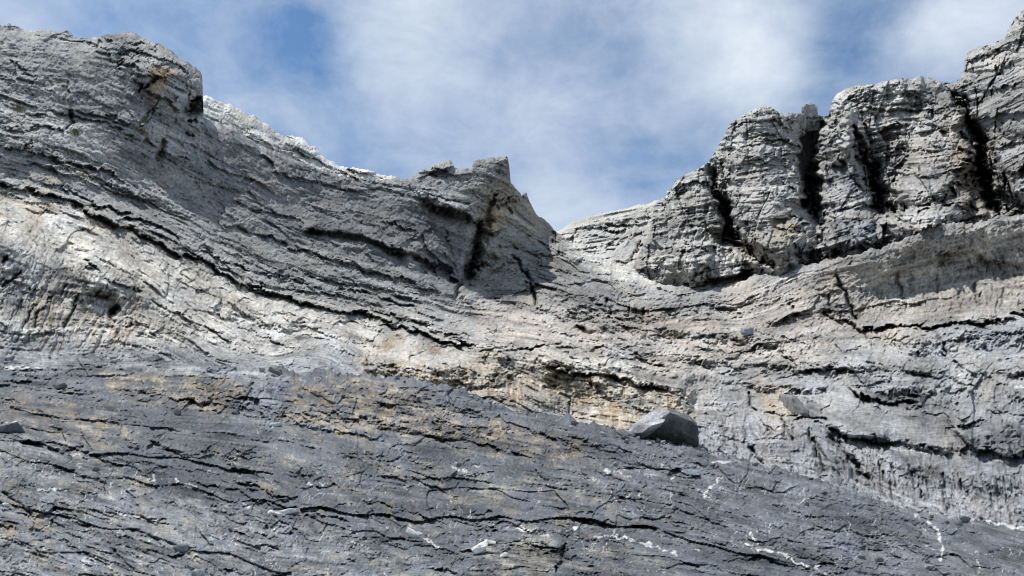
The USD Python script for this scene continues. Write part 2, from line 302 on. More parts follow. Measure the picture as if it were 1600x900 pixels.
# ------------------------------------------------------------------ materials
def rock_material(name, scale, bump, dist, rough=0.9):
    n = {"at": ("attribute", {"attribute": "stone"}), "geo": ("geometry", {}),
         "n1": ("noise_texture", {"scale": scale, "detail": 6.0, "roughness": 0.65}),
         "n2": ("noise_texture", {"scale": scale * 4.2, "detail": 4.0, "roughness": 0.7}),
         "r1": ("map_range", {"from_min": 0.3, "from_max": 0.7, "to_min": 0.6, "to_max": 1.4, "clamp": True}),
         "r2": ("map_range", {"from_min": 0.3, "from_max": 0.7, "to_min": 0.74, "to_max": 1.26, "clamp": True}),
         "mm": ("math", {"math_type": "multiply"}), "cx": ("combine_xyz", {}),
         "mul": ("vector_math", {"math_type": "multiply"}),
         "hs": ("math", {"math_type": "add"}), "b": ("bump", {"strength": bump, "distance": dist}),
         "p": ("principled_bsdf", {"roughness": rough, "specular_ior_level": 0.18})}
    l = [("geo.position", "n1.vector"), ("geo.position", "n2.vector"), ("n1.fac", "r1.value"), ("n2.fac", "r2.value"), ("r1.result", "mm.value1"), ("r2.result", "mm.value2"),
         ("mm.value", "cx.x"), ("mm.value", "cx.y"), ("mm.value", "cx.z"), ("at.color", "mul.vector1"), ("cx.vector", "mul.vector2"), ("mul.vector", "p.base_color"),
         ("n1.fac", "hs.value1"), ("n2.fac", "hs.value2"), ("hs.value", "b.height"), ("b.normal", "p.normal")]
    return usdkit.material(stage, f'/World/Looks/{name}', n, l, surface="p.BSDF")
CALCITE = (0.62, 0.62, 0.61)
near_rock = rock_material('near_rock', 9.0, 0.8, 0.05)
cliff_rock = rock_material('cliff_rock', 2.2, 0.8, 0.2)
PALE, MID, DARK, SLATE, TAN, BROWN, ORANGE = (.46, .442, .406), (.268, .268, .264), (.18, .18, .18), (.094, .104, .12), (.34, .285, .215), (.19, .15, .11), (.36, .25, .15)
BLUE = (.255, .27, .295)

STEP = 1.3
def columns(a, b, lo=None, hi=None, step=STEP):
    x = np.arange(a, b, step)
    return np.r_[np.arange(lo, a - 3, 7.0) if lo is not None else [], x, np.arange(b + 5, hi, 7.0) if hi is not None else []]

# ------------------------------------------------------------------ the lower wall, left cliff and head wall
SKY_M = [(-240, 20), (-60, 30), (0, 38), (15, 36), (40, 47), (65, 46), (92, 52), (100, 47), (112, 50), (124, 58), (140, 60), (160, 54), (180, 52), (205, 51), (220, 58), (235, 65), (250, 70), (265, 79), (280, 90), (292, 98), (305, 107), (313, 114), (316.5, 122),
         (318, 184), (330, 190), (345, 192), (360, 194), (383, 213), (410, 230), (443, 243), (483, 258), (533, 276), (560, 283), (600, 281), (625, 279), (638, 281), (648, 275), (660, 265), (675, 256), (690, 250), (702, 250), (710, 260), (722, 262), (735, 263), (740, 256),
         (752, 249), (765, 247), (780, 245), (793, 246), (796, 262), (798, 288), (806, 297), (815, 303), (822, 304), (828, 320), (840, 335), (848, 340), (860, 352), (870, 361), (885, 374), (900, 386), (915, 391), (940, 404), (962, 412), (985, 417), (1000, 428), (1030, 442), (1060, 447), (1100, 447),
         (1150, 440), (1200, 428), (1250, 413), (1300, 407), (1340, 398), (1390, 383), (1425, 368), (1450, 356), (1480, 350), (1530, 345), (1600, 333), (1840, 300)]
BOT_M = [(-240, 640), (0, 620), (430, 640), (640, 660), (800, 710), (960, 735), (1090, 770), (1250, 810), (1450, 870), (1600, 900), (1840, 960)]
D_M = [(-240, 620, 60), (0, 560, 62), (250, 560, 62), (500, 590, 58), (650, 600, 57), (800, 645, 54), (960, 670, 51), (1090, 705, 47), (1250, 745, 42), (1450, 805, 37), (1600, 835, 33), (1840, 900, 30), (0, 640, 56), (800, 710, 51), (1250, 810, 40), (1600, 900, 31),
       (0, 450, 72), (0, 380, 78), (0, 290, 96), (0, 240, 99), (0, 150, 110), (0, 45, 124), (-240, 40, 118), (-240, 450, 70), (200, 510, 72), (200, 420, 82), (200, 330, 100), (200, 200, 112), (200, 65, 126), (300, 120, 126), (310, 250, 116), (400, 300, 120), (400, 380, 108), (400, 450, 94), (400, 530, 76),
       (560, 300, 134), (560, 400, 118), (560, 470, 106), (560, 520, 92), (560, 560, 72), (700, 265, 142), (700, 350, 132), (700, 430, 124), (700, 500, 106), (700, 545, 86), (700, 570, 70), (700, 610, 62), (790, 260, 142), (800, 350, 146), (860, 360, 168), (900, 400, 160), (860, 460, 130), (800, 480, 124), (960, 430, 150), (960, 480, 122),
       (900, 540, 90), (900, 575, 70), (900, 640, 60), (1050, 560, 88), (1050, 610, 68), (1050, 660, 55), (1050, 470, 128), (1150, 450, 136), (1200, 500, 108), (1200, 570, 86), (1200, 640, 62), (1200, 690, 52), (1300, 420, 119), (1300, 500, 108), (1350, 402, 112), (1350, 505, 106), (1350, 522, 98), (1420, 388, 109), (1420, 505, 103), (1420, 520, 95), (1350, 560, 84), (1350, 620, 66), (1350, 660, 56), (1350, 720, 47),
       (1500, 362, 105), (1500, 495, 99), (1500, 512, 91), (1500, 560, 80), (1500, 620, 64), (1500, 665, 54), (1500, 730, 44), (1600, 345, 99), (1600, 490, 93), (1600, 506, 86), (1600, 560, 76), (1600, 620, 60), (1600, 700, 45), (1600, 770, 38), (1840, 340, 95), (1840, 600, 56), (1840, 760, 36)]
BEDS_M = []
def bed(value, pts, store): store += [(x, y, value) for x, y in pts]
bed(285, [(-240, 215), (0, 285), (100, 315), (170, 345), (250, 380), (370, 440), (480, 470), (560, 490), (640, 510), (740, 540), (830, 552), (930, 578), (1050, 604), (1150, 602), (1300, 585), (1600, 565)], BEDS_M)
bed(215, [(0, 225), (130, 258), (260, 320), (400, 380), (520, 425), (620, 455), (720, 480), (840, 490), (960, 512), (1100, 515), (1230, 500), (1330, 490)], BEDS_M)
bed(150, [(0, 150), (130, 190), (260, 245), (400, 305), (480, 345), (580, 375), (660, 400), (720, 430), (850, 440), (1000, 480), (1150, 470), (1300, 412), (1420, 373), (1600, 325)], BEDS_M)
bed(90, [(0, 90), (150, 110), (300, 180), (420, 255), (560, 300), (640, 315), (740, 345), (850, 385), (960, 420)], BEDS_M)
bed(40, [(0, 40), (200, 60), (310, 120), (600, 262), (700, 275), (790, 290), (870, 365)], BEDS_M)
bed(235, [(1100, 540), (1230, 528), (1340, 514), (1450, 508), (1600, 490)], BEDS_M)
bed(350, [(0, 400), (70, 425), (150, 440), (260, 490), (350, 532), (430, 553), (560, 575), (700, 600), (850, 630), (1000, 655), (1200, 700), (1400, 760), (1600, 810)], BEDS_M)
bed(312, [(1250, 622), (1320, 640), (1440, 665), (1600, 690)], BEDS_M)
bed(430, [(0, 540), (250, 550), (500, 600), (800, 660), (1250, 790), (1600, 880)], BEDS_M)
M = Face(columns(-25, 1625, -240, 1840), BOT_M, SKY_M, 430, D_M, BEDS_M, 1, 3.2)

flutes = M.zone([(0, 385), (140, 425), (250, 480), (330, 560), (0, 560)], 16) * .9 + M.zone([(1080, 650), (1180, 650), (1260, 660), (1600, 745), (1600, 840), (1250, 750), (1080, 705)], 14) * 1.6 + M.zone([(1310, 400), (1600, 360), (1600, 495), (1330, 515)], 10) * .7 + M.zone([(560, 560), (740, 575), (1100, 630), (1100, 700), (960, 670), (800, 640), (560, 600)], 10) * .6 + M.zone([(930, 450), (1120, 470), (1230, 520), (1100, 540), (930, 510)], 16) * .5 + M.zone([(1140, 470), (1290, 440), (1340, 510), (1240, 520)], 16) * .5
calm = M.zone([(340, 260), (700, 340), (730, 440), (600, 400), (360, 330)], 22) * .25 + M.zone([(1280, 620), (1480, 650), (1510, 700), (1390, 690), (1280, 660)], 8) * .75 + M.zone([(1090, 700), (1200, 680), (1600, 740), (1600, 840)], 14) * .5 + M.zone([(330, 540), (560, 555), (640, 640), (430, 600)], 16) * .6
broken = M.zone([(0, 270), (170, 335), (330, 420), (740, 540), (560, 520), (330, 450), (120, 360), (0, 320)], 10)
terr = M.zone([(740, 470), (900, 490), (1100, 470), (1300, 430), (1340, 510), (1640, 520), (1640, 640), (1300, 620), (1060, 640), (900, 560), (740, 545)], 20)
tower = M.zone([(640, 250), (800, 240), (880, 370), (840, 470), (745, 440), (750, 350), (650, 320)], 10)
M.detail(joints=np.clip(.62 - .5 * calm - .2 * terr + .3 * broken, .12, 1), big=np.clip(.7 - calm, 0, 1) + .25 * broken + .9 * tower, mid=np.clip(.85 - calm, .05, 1) + .5 * broken + .8 * tower, fine=np.clip(.9 - calm, .1, 1) + .4 * terr, rough=np.clip(1.0 - .35 * calm + .25 * terr, .4, 1.3), flute=flutes, tilt=.6, lean=np.where(M.X < 420, -.35, .3).astype(np.float32))

# long bed edges with shade beneath them
for pts, dp, dn, lip, up in [
        ([(-30, 277), (0, 286), (60, 300), (110, 318), (170, 345), (215, 362)], 22, 8, 6, 14), ([(60, 282), (120, 305), (200, 335), (250, 355), (290, 372)], 12, 6, 4, 9),
        ([(150, 340), (250, 380), (275, 395), (330, 415), (370, 442), (400, 452), (480, 471), (510, 484)], 20, 8, 6, 12), ([(300, 388), (360, 412), (420, 428), (500, 452), (560, 470)], 10, 5, 4, 9),
        ([(380, 440), (470, 468), (545, 488), (600, 500), (650, 517), (700, 533), (745, 543)], 24, 8, 7, 14), ([(560, 478), (640, 502), (690, 516), (740, 534)], 12, 5, 3, 8), ([(470, 425), (540, 447), (610, 470), (700, 500)], 9, 7, 3, 12),
        ([(0, 226), (60, 238), (130, 258), (190, 272)], 13, 7, 4, 9), ([(30, 180), (80, 178), (140, 187), (200, 200)], 10, 7, 3, 9), ([(0, 205), (60, 200), (110, 206)], 8, 6, 2, 8),
        ([(110, 172), (170, 182), (215, 195)], 9, 8, 2, 9), ([(150, 285), (190, 298), (230, 312)], 9, 6, 3, 8), ([(10, 90), (40, 112), (60, 122)], 10, 7, 2, 8), ([(180, 205), (240, 225), (300, 255)], 7, 8, 2, 9),
        ([(135, 56), (150, 58), (180, 62)], 14, 8, 5, 6), ([(198, 68), (222, 66), (250, 80)], 14, 9, 4, 8), ([(178, 82), (215, 76), (265, 96), (300, 116)], 12, 6, 3, 8), ([(175, 95), (210, 105), (250, 122), (290, 140)], 9, 5, 3, 8),
        ([(205, 120), (222, 132), (250, 150), (280, 170), (300, 180)], 12, 6, 4, 10), ([(240, 100), (268, 100), (285, 112), (312, 118)], 10, 6, 3, 8), ([(270, 122), (290, 138), (305, 140)], 11, 6, 3, 7),
        ([(60, 245), (110, 262), (160, 282)], 8, 5, 2, 8), ([(120, 410), (150, 417), (165, 427)], 16, 6, 5, 7), ([(155, 430), (185, 443), (200, 446), (228, 451)], 15, 6, 4, 7), ([(230, 466), (260, 480), (320, 512), (375, 540)], 9, 7, 2, 10),
        ([(470, 358), (500, 357), (560, 366), (600, 378), (640, 392)], 20, 13, 5, 14), ([(420, 262), (480, 282), (560, 304), (600, 312)], 7, 7, 2, 10), ([(340, 345), (420, 372), (500, 400), (600, 428), (690, 455)], 8, 7, 3, 12), ([(380, 322), (440, 340), (480, 352)], 6, 6, 2, 8),
        ([(525, 430), (600, 455), (660, 470)], 6, 6, 2, 9), ([(660, 317), (690, 324), (715, 330), (735, 343), (752, 352)], 34, 18, 14, 26), ([(590, 345), (640, 352), (670, 372)], 8, 7, 2, 9), ([(600, 385), (650, 398), (700, 420), (722, 440)], 20, 14, 4, 10),
        ([(668, 270), (685, 268), (708, 270)], 16, 6, 4, 6), ([(776, 262), (786, 264), (792, 270)], 20, 16, 3, 6), ([(740, 300), (752, 315), (790, 312), (815, 305)], 14, 9, 3, 8), ([(745, 350), (772, 362), (800, 355)], 16, 12, 3, 8),
        ([(738, 405), (752, 408), (762, 418)], 26, 8, 3, 6), ([(800, 390), (870, 400), (930, 430)], 7, 8, 2, 8), ([(900, 508), (915, 510), (930, 518)], 16, 8, 3, 6), ([(740, 545), (800, 542), (870, 540), (950, 545)], 10, 9, 4, 10),
        ([(845, 572), (880, 575), (910, 582), (960, 590), (1010, 600), (1050, 612)], 18, 7, 5, 9), ([(960, 545), (1010, 560), (1060, 580)], 7, 6, 2, 8), ([(1050, 560), (1110, 575), (1170, 585)], 8, 7, 2, 9),
        ([(700, 618), (740, 622), (800, 628)], 5, 6, 2, 6), ([(1000, 418), (1040, 440), (1100, 447)], 10, 10, 0, 8), ([(1090, 455), (1098, 453), (1106, 456)], 22, 4, 0, 5),
        ([(1262, 455), (1290, 452), (1308, 456)], 9, 8, 2, 8), ([(1305, 500), (1340, 514), (1400, 511), (1450, 508), (1480, 506), (1540, 500), (1600, 489), (1640, 485)], 20, 7, 9, 22), ([(1340, 518), (1372, 528), (1398, 534)], 9, 4, 2, 5),
        ([(1460, 395), (1500, 392), (1560, 405), (1600, 420)], 20, 18, 5, 12), ([(1560, 395), (1585, 390), (1640, 392)], 8, 5, 3, 6), ([(1180, 515), (1230, 530), (1280, 545)], 6, 6, 2, 8), ([(1215, 540), (1235, 560), (1250, 575)], 12, 8, 2, 8),
        ([(1320, 604), (1345, 612), (1360, 622), (1400, 628), (1432, 628)], 30, 9, 8, 10), ([(1286, 662), (1310, 672), (1350, 686), (1392, 698)], 30, 6, 6, 8), ([(1492, 664), (1520, 660), (1550, 654)], 22, 6, 6, 10), ([(1488, 665), (1510, 690), (1545, 706), (1600, 718)], 6, 10, 14, 30),
        ([(1420, 640), (1470, 645), (1492, 662)], 8, 6, 4, 8), ([(1230, 628), (1250, 640), (1262, 650)], 14, 8, 3, 7), ([(1180, 640), (1220, 645), (1262, 652), (1300, 660)], 8, 5, 3, 8), ([(1400, 575), (1460, 590), (1540, 600)], 7, 6, 2, 9), ([(1480, 560), (1500, 578), (1530, 585)], 9, 5, 3, 8),
        ([(1540, 640), (1580, 646), (1640, 650)], 9, 6, 3, 8), ([(1250, 560), (1330, 580), (1420, 600)], 6, 6, 2, 9), ([(440, 500), (520, 525), (600, 545)], 6, 6, 2, 9), ([(330, 480), (400, 520), (460, 545)], 6, 6, 2, 9)]:
    M.ledge(pts, dp, dn, lip, up)
for pts, h, lip, *up in [([(1488, 666), (1512, 660), (1550, 657), (1600, 663), (1660, 668)], 50, 46, 30, 8), ([(1322, 602), (1345, 605), (1368, 609), (1392, 603), (1412, 606), (1440, 620)], 22, 26, 16, 8), ([(745, 380), (800, 388), (870, 398), (935, 430), (975, 455)], 70, 16, 8), ([(745, 445), (830, 482), (900, 490), (950, 492)], 10, 10, 40), ([(740, 556), (800, 552), (880, 560), (960, 574), (1040, 600), (1090, 612)], 52, 60), ([(560, 566), (640, 562), (700, 572), (760, 584)], 26, 26), ([(900, 505), (980, 512), (1100, 520), (1200, 532), (1260, 548)], 14, 20), ([(1040, 552), (1120, 560), (1200, 570), (1300, 566), (1400, 572), (1500, 580), (1640, 574)], 14, 22), ([(1060, 582), (1150, 594), (1240, 606), (1310, 604)], 12, 16), ([(860, 472), (950, 480), (1060, 486), (1150, 470), (1220, 455)], 14, 14), ([(1380, 536), (1440, 528), (1540, 520), (1640, 512)], 26, 30), ([(1400, 600), (1480, 602), (1560, 612), (1640, 618)], 16, 20), ([(1284, 656), (1300, 664), (1340, 676), (1390, 688), (1440, 692), (1500, 702)], 9, 26, 50), ([(1300, 690), (1400, 720), (1500, 736), (1640, 752)], 30, 14), ([(200, 452), (260, 484), (330, 520), (380, 540)], 18, 14), ([(-30, 372), (60, 400), (130, 424), (220, 452)], 60, 26), ([(330, 462), (430, 500), (540, 530), (620, 548)], 14, 12)]:
    M.terrace(pts, h, lip, *up)
M.terrace([(1170, 440), (1250, 424), (1310, 416), (1400, 398), (1440, 378), (1500, 368), (1640, 350)], 26, 9, 8)
# joints and gullies
for pts, w, dp in [([(100, 205), (108, 195), (112, 170)], 2.2, 9), ([(30, 235), (52, 222)], 2, 8), ([(215, 205), (250, 150)], 1.8, 5), ([(198, 92), (182, 110)], 1.6, 6), ([(215, 145), (235, 126), (243, 118)], 1.8, 10), ([(292, 188), (305, 165), (312, 152)], 4, 14), ([(288, 205), (300, 218)], 1.6, 8),
                   ([(238, 255), (252, 235), (256, 215)], 4.5, 12), ([(730, 445), (742, 400), (748, 365), (752, 340)], 7, 34), ([(800, 392), (812, 412), (828, 440), (838, 470), (842, 485)], 2.4, 14), ([(718, 470), (722, 440), (735, 405)], 3.5, 14), ([(700, 355), (696, 380), (705, 400)], 2, 6), ([(770, 300), (760, 330), (766, 355)], 6, 18),
                   ([(770, 325), (790, 318), (800, 335)], 2.5, 12), ([(862, 360), (866, 385)], 1.8, 8), ([(1305, 425), (1316, 450), (1328, 470), (1342, 505)], 3.2, 16), ([(1285, 485), (1300, 500), (1320, 512)], 2.4, 8), ([(1465, 515), (1475, 540), (1480, 560)], 2.2, 10), ([(1490, 565), (1505, 580)], 2, 9),
                   ([(1168, 612), (1175, 632), (1182, 640)], 2, 9), ([(1265, 670), (1275, 700), (1285, 730), (1296, 747)], 4.5, 16), ([(1300, 675), (1318, 705), (1330, 722), (1345, 740), (1360, 758)], 4.2, 16), ([(1220, 650), (1232, 672), (1242, 695)], 2, 9), ([(1172, 700), (1182, 715), (1188, 722)], 2.4, 12), ([(1264, 745), (1272, 765)], 2.6, 10),
                   ([(1435, 755), (1445, 780)], 2, 8), ([(1470, 740), (1478, 765)], 2, 8), ([(1500, 745), (1512, 770)], 2, 7), ([(890, 625), (893, 655)], 1.6, 8), ([(0, 410), (12, 400)], 3, 12), ([(0, 452), (18, 436), (34, 424)], 2.2, 12), ([(50, 512), (68, 480), (85, 458)], 1.8, 7), ([(95, 520), (108, 490), (125, 455)], 2.2, 9), ([(35, 518), (60, 470)], 1.6, 6),
                   ([(168, 495), (180, 485), (188, 480)], 4, 14), ([(130, 470), (150, 462), (170, 470)], 6, 10), ([(195, 510), (212, 503)], 2, 9), ([(920, 470), (950, 490)], 2, 5), ([(945, 465), (958, 500)], 2.2, 8), ([(980, 475), (985, 500)], 2.2, 8), ([(1003, 478), (1008, 505)], 2, 8), ([(1235, 470), (1245, 495)], 2, 6), ([(1290, 460), (1300, 490)], 2, 7), ([(1400, 420), (1412, 470)], 3, 6), ([(1520, 440), (1530, 480)], 3, 6)]:
    M.crack(pts, w, dp * 1.9, warp=.7)
rg = np.random.default_rng(17)   # water-worn grooves in the slabs
for k in range(95):
    if k < 58:
        x = rg.uniform(1085, 1600); y = np.interp(x, [1080, 1180, 1260, 1400, 1600], [655, 662, 672, 712, 742]) + rg.uniform(-4, 34); sl = rg.uniform(.16, .42)
    elif k < 84: x = rg.uniform(0, 215); y = np.interp(x, [0, 100, 215], [392, 425, 470]) + rg.uniform(0, 60); sl = -rg.uniform(.3, .65)
    else: x = rg.uniform(1330, 1590); y = rg.uniform(408, 450); sl = rg.uniform(-.1, .2)
    ln = rg.uniform(26, 75)
    M.crack([(x, y), (x + sl * ln * .5 + rg.normal(0, 1.5), y + ln * .5), (x + sl * ln, y + ln)], rg.uniform(1.3, 3.0), rg.uniform(3.5, 8), 2.0, .35, .35)
# swells and hollows
for a in [(255, 120, 75, 60, 30, 30), (1430, 450, 80, 60, 12, 0), (1540, 455, 70, 50, 8, 0), (690, 300, 90, 45, 14, 8), (600, 370, 140, 40, 14, 16), (640, 440, 110, 30, 12, 16), (770, 290, 30, 50, 10, 0), (880, 440, 80, 45, 18, 20), (760, 420, 40, 30, -14, 0), (680, 415, 40, 22, -14, 15),
          (1390, 655, 110, 40, 10, 12), (1550, 690, 75, 34, 26, 8), (1250, 600, 60, 30, 8, 10), (60, 470, 60, 70, 8, -20), (165, 485, 50, 35, -12, 20), (520, 555, 90, 26, 10, -5), (1450, 600, 100, 30, 6, 8), (1350, 470, 30, 50, 8, 0), (620, 575, 30, 20, 5, 0), (840, 620, 40, 24, 8, 0), (180, 350, 120, 18, 8, 22), (1340, 570, 90, 25, 6, 12), (1490, 545, 80, 30, 9, 0), (60, 220, 90, 45, 10, 15), (110, 390, 130, 26, 9, 22), (330, 470, 120, 24, 8, 25)]:
    M.swell(*a)
M.swell(306, 172, 20, 20, -60, 0, 1.5); M.swell(262, 112, 56, 44, 15, 25, 1.2)
M.disp += 14 * np.exp(-(M.Y - M.sky) / 5.0) + 30 * np.exp(-(M.Y - M.sky) / 18.0) * smooth(M.X, 560, 420)

for poly, dp in [([(1436, 512), (1600, 496), (1600, 500), (1440, 517)], 10), ([(655, 322), (690, 328), (715, 335), (745, 350), (760, 345), (770, 365), (745, 420), (732, 440), (722, 438), (738, 400), (748, 360), (720, 345), (690, 338)], 22), ([(742, 404), (752, 404), (764, 418), (744, 416)], 26), ([(640, 398), (660, 404), (720, 428), (718, 440), (690, 432), (650, 415)], 18), ([(545, 322), (550, 316), (556, 324)], 10),
                 ([(470, 360), (500, 357), (560, 368), (620, 385), (600, 388), (540, 376), (490, 368)], 14), ([(776, 265), (788, 268), (791, 282), (780, 280)], 20), ([(898, 510), (915, 508), (932, 520), (925, 523), (905, 518)], 16), ([(160, 488), (182, 482), (190, 478), (178, 497), (168, 494)], 14), ([(205, 508), (214, 503), (210, 512)], 12),
                 ([(240, 262), (248, 235), (256, 236), (252, 262)], 12), ([(1232, 562), (1248, 572), (1250, 582), (1236, 572)], 12)]:
    M.recess(poly, dp, 2.2)
# stone colours, some with shade painted in
M.col = np.empty(M.X.shape + (3,), np.float32); M.col[:] = MID
stain = smooth(fbm(M.X / 11, M.Y / 70, 4, 301, .6), .0, .55); stain2 = smooth(fbm(M.X / 7, M.Y / 55, 4, 311, .6), .05, .6); patchy = smooth(fbm(M.X / 60, M.Y / 34, 4, 321, .6), -.1, .5)
pale_left = M.zone([(-260, 215), (0, 290), (110, 325), (250, 388), (370, 450), (560, 500), (740, 548), (900, 545), (1060, 615), (1000, 640), (820, 600), (640, 575), (500, 560), (430, 560), (200, 560), (-260, 560)], 12)
M.paint(pale_left, PALE); M.paint(M.zone([(0, 300), (180, 370), (420, 480), (700, 545), (560, 560), (300, 540), (240, 470), (100, 420), (0, 395)], 18) * smooth(fbm(M.A / 40, M.S / 16, 4, 361, .6), -.2, .4) * .6, (.56, .545, .51))
M.paint(M.zone([(0, 165), (90, 180), (150, 205), (130, 260), (0, 225)], 12) * .7, (.40, .395, .38))
M.paint(M.zone([(140, 60), (260, 75), (312, 118), (300, 175), (210, 140), (120, 90)], 14) * .5, (.37, .37, .36))
M.paint(M.zone([(-30, 30), (140, 50), (190, 60), (120, 90), (0, 70)], 12) * .7, (.42, .415, .40))
M.paint(M.zone([(330, 200), (480, 258), (640, 285), (750, 350), (735, 450), (600, 430), (470, 390), (330, 310)], 26) * .9, (.15, .15, .153))  # face turned from the sun, its dimness painted into the grey
M.paint(M.zone([(560, 286), (640, 285), (700, 300), (740, 340), (640, 320), (560, 305)], 10) * .7, (.30, .31, .32))
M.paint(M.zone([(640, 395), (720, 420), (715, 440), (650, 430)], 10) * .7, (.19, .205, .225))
M.paint(M.zone([(735, 290), (800, 270), (880, 365), (840, 390), (750, 370)], 10) * .6, (.30, .27, .22))
M.paint(M.zone([(760, 320), (778, 325), (785, 360), (768, 362)], 4) * .6, (.36, .27, .15))
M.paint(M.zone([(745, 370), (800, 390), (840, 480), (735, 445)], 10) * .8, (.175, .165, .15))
M.paint(M.zone([(825, 460), (842, 462), (842, 484), (822, 478)], 3) * .6, (.36, .32, .2))
M.paint(M.zone([(800, 390), (930, 425), (975, 470), (930, 492), (840, 482)], 10) * .85, (.175, .172, .168))  # dark steep rock, with the tower's cast shadow painted over it
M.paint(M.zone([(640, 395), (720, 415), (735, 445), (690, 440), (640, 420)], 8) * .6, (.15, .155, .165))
M.paint(M.zone([(860, 350), (905, 385), (1010, 430), (1030, 445), (960, 440), (870, 380)], 6) * .85, (.45, .44, .41))
M.paint(M.zone([(735, 460), (860, 490), (1000, 510), (1250, 520), (1350, 560), (1150, 600), (1050, 600), (900, 540), (740, 540)], 18) * .85, (.375, .343, .305))
M.paint(M.zone([(960, 470), (1120, 490), (1200, 540), (1080, 550), (960, 520)], 16) * patchy * .6, (.36, .29, .23))
M.paint(M.zone([(1130, 450), (1310, 410), (1350, 510), (1240, 530), (1140, 500)], 14) * .7, (.37, .335, .30))
M.paint(M.zone([(1310, 405), (1600, 345), (1640, 490), (1340, 514)], 8) * .8, (.285, .265, .24))
M.paint(M.zone([(1380, 410), (1430, 405), (1430, 500), (1390, 500)], 12) * .6, (.37, .36, .345))
M.paint(M.zone([(1340, 520), (1480, 508), (1470, 530), (1380, 540)], 8) * .7, (.36, .31, .24))
M.paint(M.zone([(1400, 525), (1470, 520), (1500, 565), (1440, 570)], 12) * .7, BLUE)
M.paint(M.zone([(1500, 505), (1640, 500), (1640, 560), (1520, 560)], 12) * .7, (.24, .26, .29))
M.paint(M.zone([(1060, 570), (1250, 560), (1640, 570), (1640, 720), (1490, 700), (1290, 650), (1180, 620)], 16) * .75, (.265, .27, .275))
M.paint(M.zone([(1080, 648), (1260, 650), (1490, 700), (1640, 720), (1640, 900), (1250, 760), (1080, 720)], 12) * .9, (.275, .285, .305))
M.paint(M.zone([(1500, 660), (1640, 655), (1640, 718), (1600, 716), (1540, 706), (1500, 690)], 4) * .85, (.15, .152, .16))  # shade on the front of the jutting block, painted into the colour
M.paint(M.zone([(1322, 604), (1368, 610), (1392, 604), (1414, 608), (1438, 622), (1430, 630), (1370, 626)], 4) * .8, (.15, .155, .165))  # painted shade on the front faces under the slab
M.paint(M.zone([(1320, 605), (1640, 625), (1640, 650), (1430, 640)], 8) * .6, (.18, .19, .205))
M.paint(M.zone([(430, 545), (560, 525), (580, 575), (640, 570), (700, 600), (560, 600), (440, 575)], 10) * .85, (.30, .315, .335))
M.paint(M.zone([(800, 630), (850, 600), (890, 630), (890, 665), (800, 650)], 6) * .85, (.29, .305, .325))
M.paint(M.zone([(-30, 520), (200, 535), (430, 550), (430, 590), (-30, 575)], 8) * .8, (.27, .28, .295))
M.paint(M.zone([(560, 565), (720, 565), (930, 585), (1060, 615), (1100, 660), (960, 675), (800, 640), (640, 600), (560, 590)], 10) * .8, (.42, .37, .295))
M.paint(M.zone([(550, 555), (1090, 610), (1080, 690), (800, 640), (560, 600)], 8) * stain * .95, (.235, .165, .095))
M.paint(M.zone([(560, 560), (1090, 600), (1090, 690), (800, 640), (560, 600)], 8) * stain2 * .6, (.50, .47, .42))
M.paint(M.zone([(830, 570), (960, 590), (1000, 670), (900, 650)], 14) * patchy * .6, (.34, .25, .15))
M.paint(M.zone([(1000, 560), (1180, 590), (1180, 650), (1090, 650), (1020, 610)], 10) * stain2 * .7, (.38, .38, .37))
M.paint(M.zone([(1175, 595), (1225, 600), (1260, 650), (1200, 648)], 9) * .55, (.36, .30, .215))
M.paint(M.zone([(1195, 650), (1235, 650), (1240, 690), (1215, 680)], 8) * .5, (.34, .28, .2))
M.paint(M.zone([(940, 550), (985, 555), (990, 585), (945, 582)], 5) * smooth(fbm(M.X / 9, M.Y / 9, 3, 331), -.1, .4) * .8, (.62, .62, .62))
M.paint(M.zone([(40, 430), (120, 430), (230, 470), (240, 540), (90, 540), (40, 500)], 14) * stain * .7, (.30, .235, .165))
M.paint(M.zone([(100, 440), (210, 465), (220, 510), (110, 520)], 12) * stain2 * .7, (.20, .16, .12))
M.paint(M.zone([(0, 380), (60, 400), (45, 520), (0, 540)], 12) * .6, (.34, .35, .36))
M.paint(M.zone([(40, 240), (160, 280), (270, 330), (200, 320), (40, 280)], 10) * patchy * .8, (.33, .29, .225))
M.paint(M.zone([(240, 108), (272, 98), (262, 128), (240, 150), (218, 148)], 4) * .8, ORANGE)
M.paint(M.zone([(0, 290), (130, 330), (250, 390), (200, 400), (0, 340)], 16) * patchy * .6, (.40, .33, .26))
M.paint(M.zone([(300, 420), (560, 500), (740, 560), (560, 540), (330, 480)], 14) * patchy * .5, (.41, .355, .27))
M.paint(M.zone([(610, 500), (730, 540), (720, 575), (560, 550)], 10) * patchy * .6, (.33, .25, .17))
M.paint(M.zone([(560, 478), (640, 500), (720, 520), (700, 535), (560, 500)], 6) * .6, (.45, .44, .41))
for poly in ([(20, 168), (38, 168), (34, 178), (18, 176)], [(215, 186), (235, 186), (230, 196), (215, 195)], [(105, 205), (130, 206), (125, 214), (105, 212)]):
    M.paint(M.zone(poly, 4) * smooth(perlin(M.X / 3, M.Y / 3, 337), -.2, .3) * .7, (.16, .17, .06))
streak = smooth(fbm(M.X / 6, M.Y / 90, 4, 341, .6), -.05, .5)
M.paint(flutes * streak * .5, (.22, .215, .21))
M.paint(smooth(fbm(M.X / 130, M.Y / 60, 4, 351, .6), .15, .7) * .35, (.20, .20, .205))
M.tone(.22)
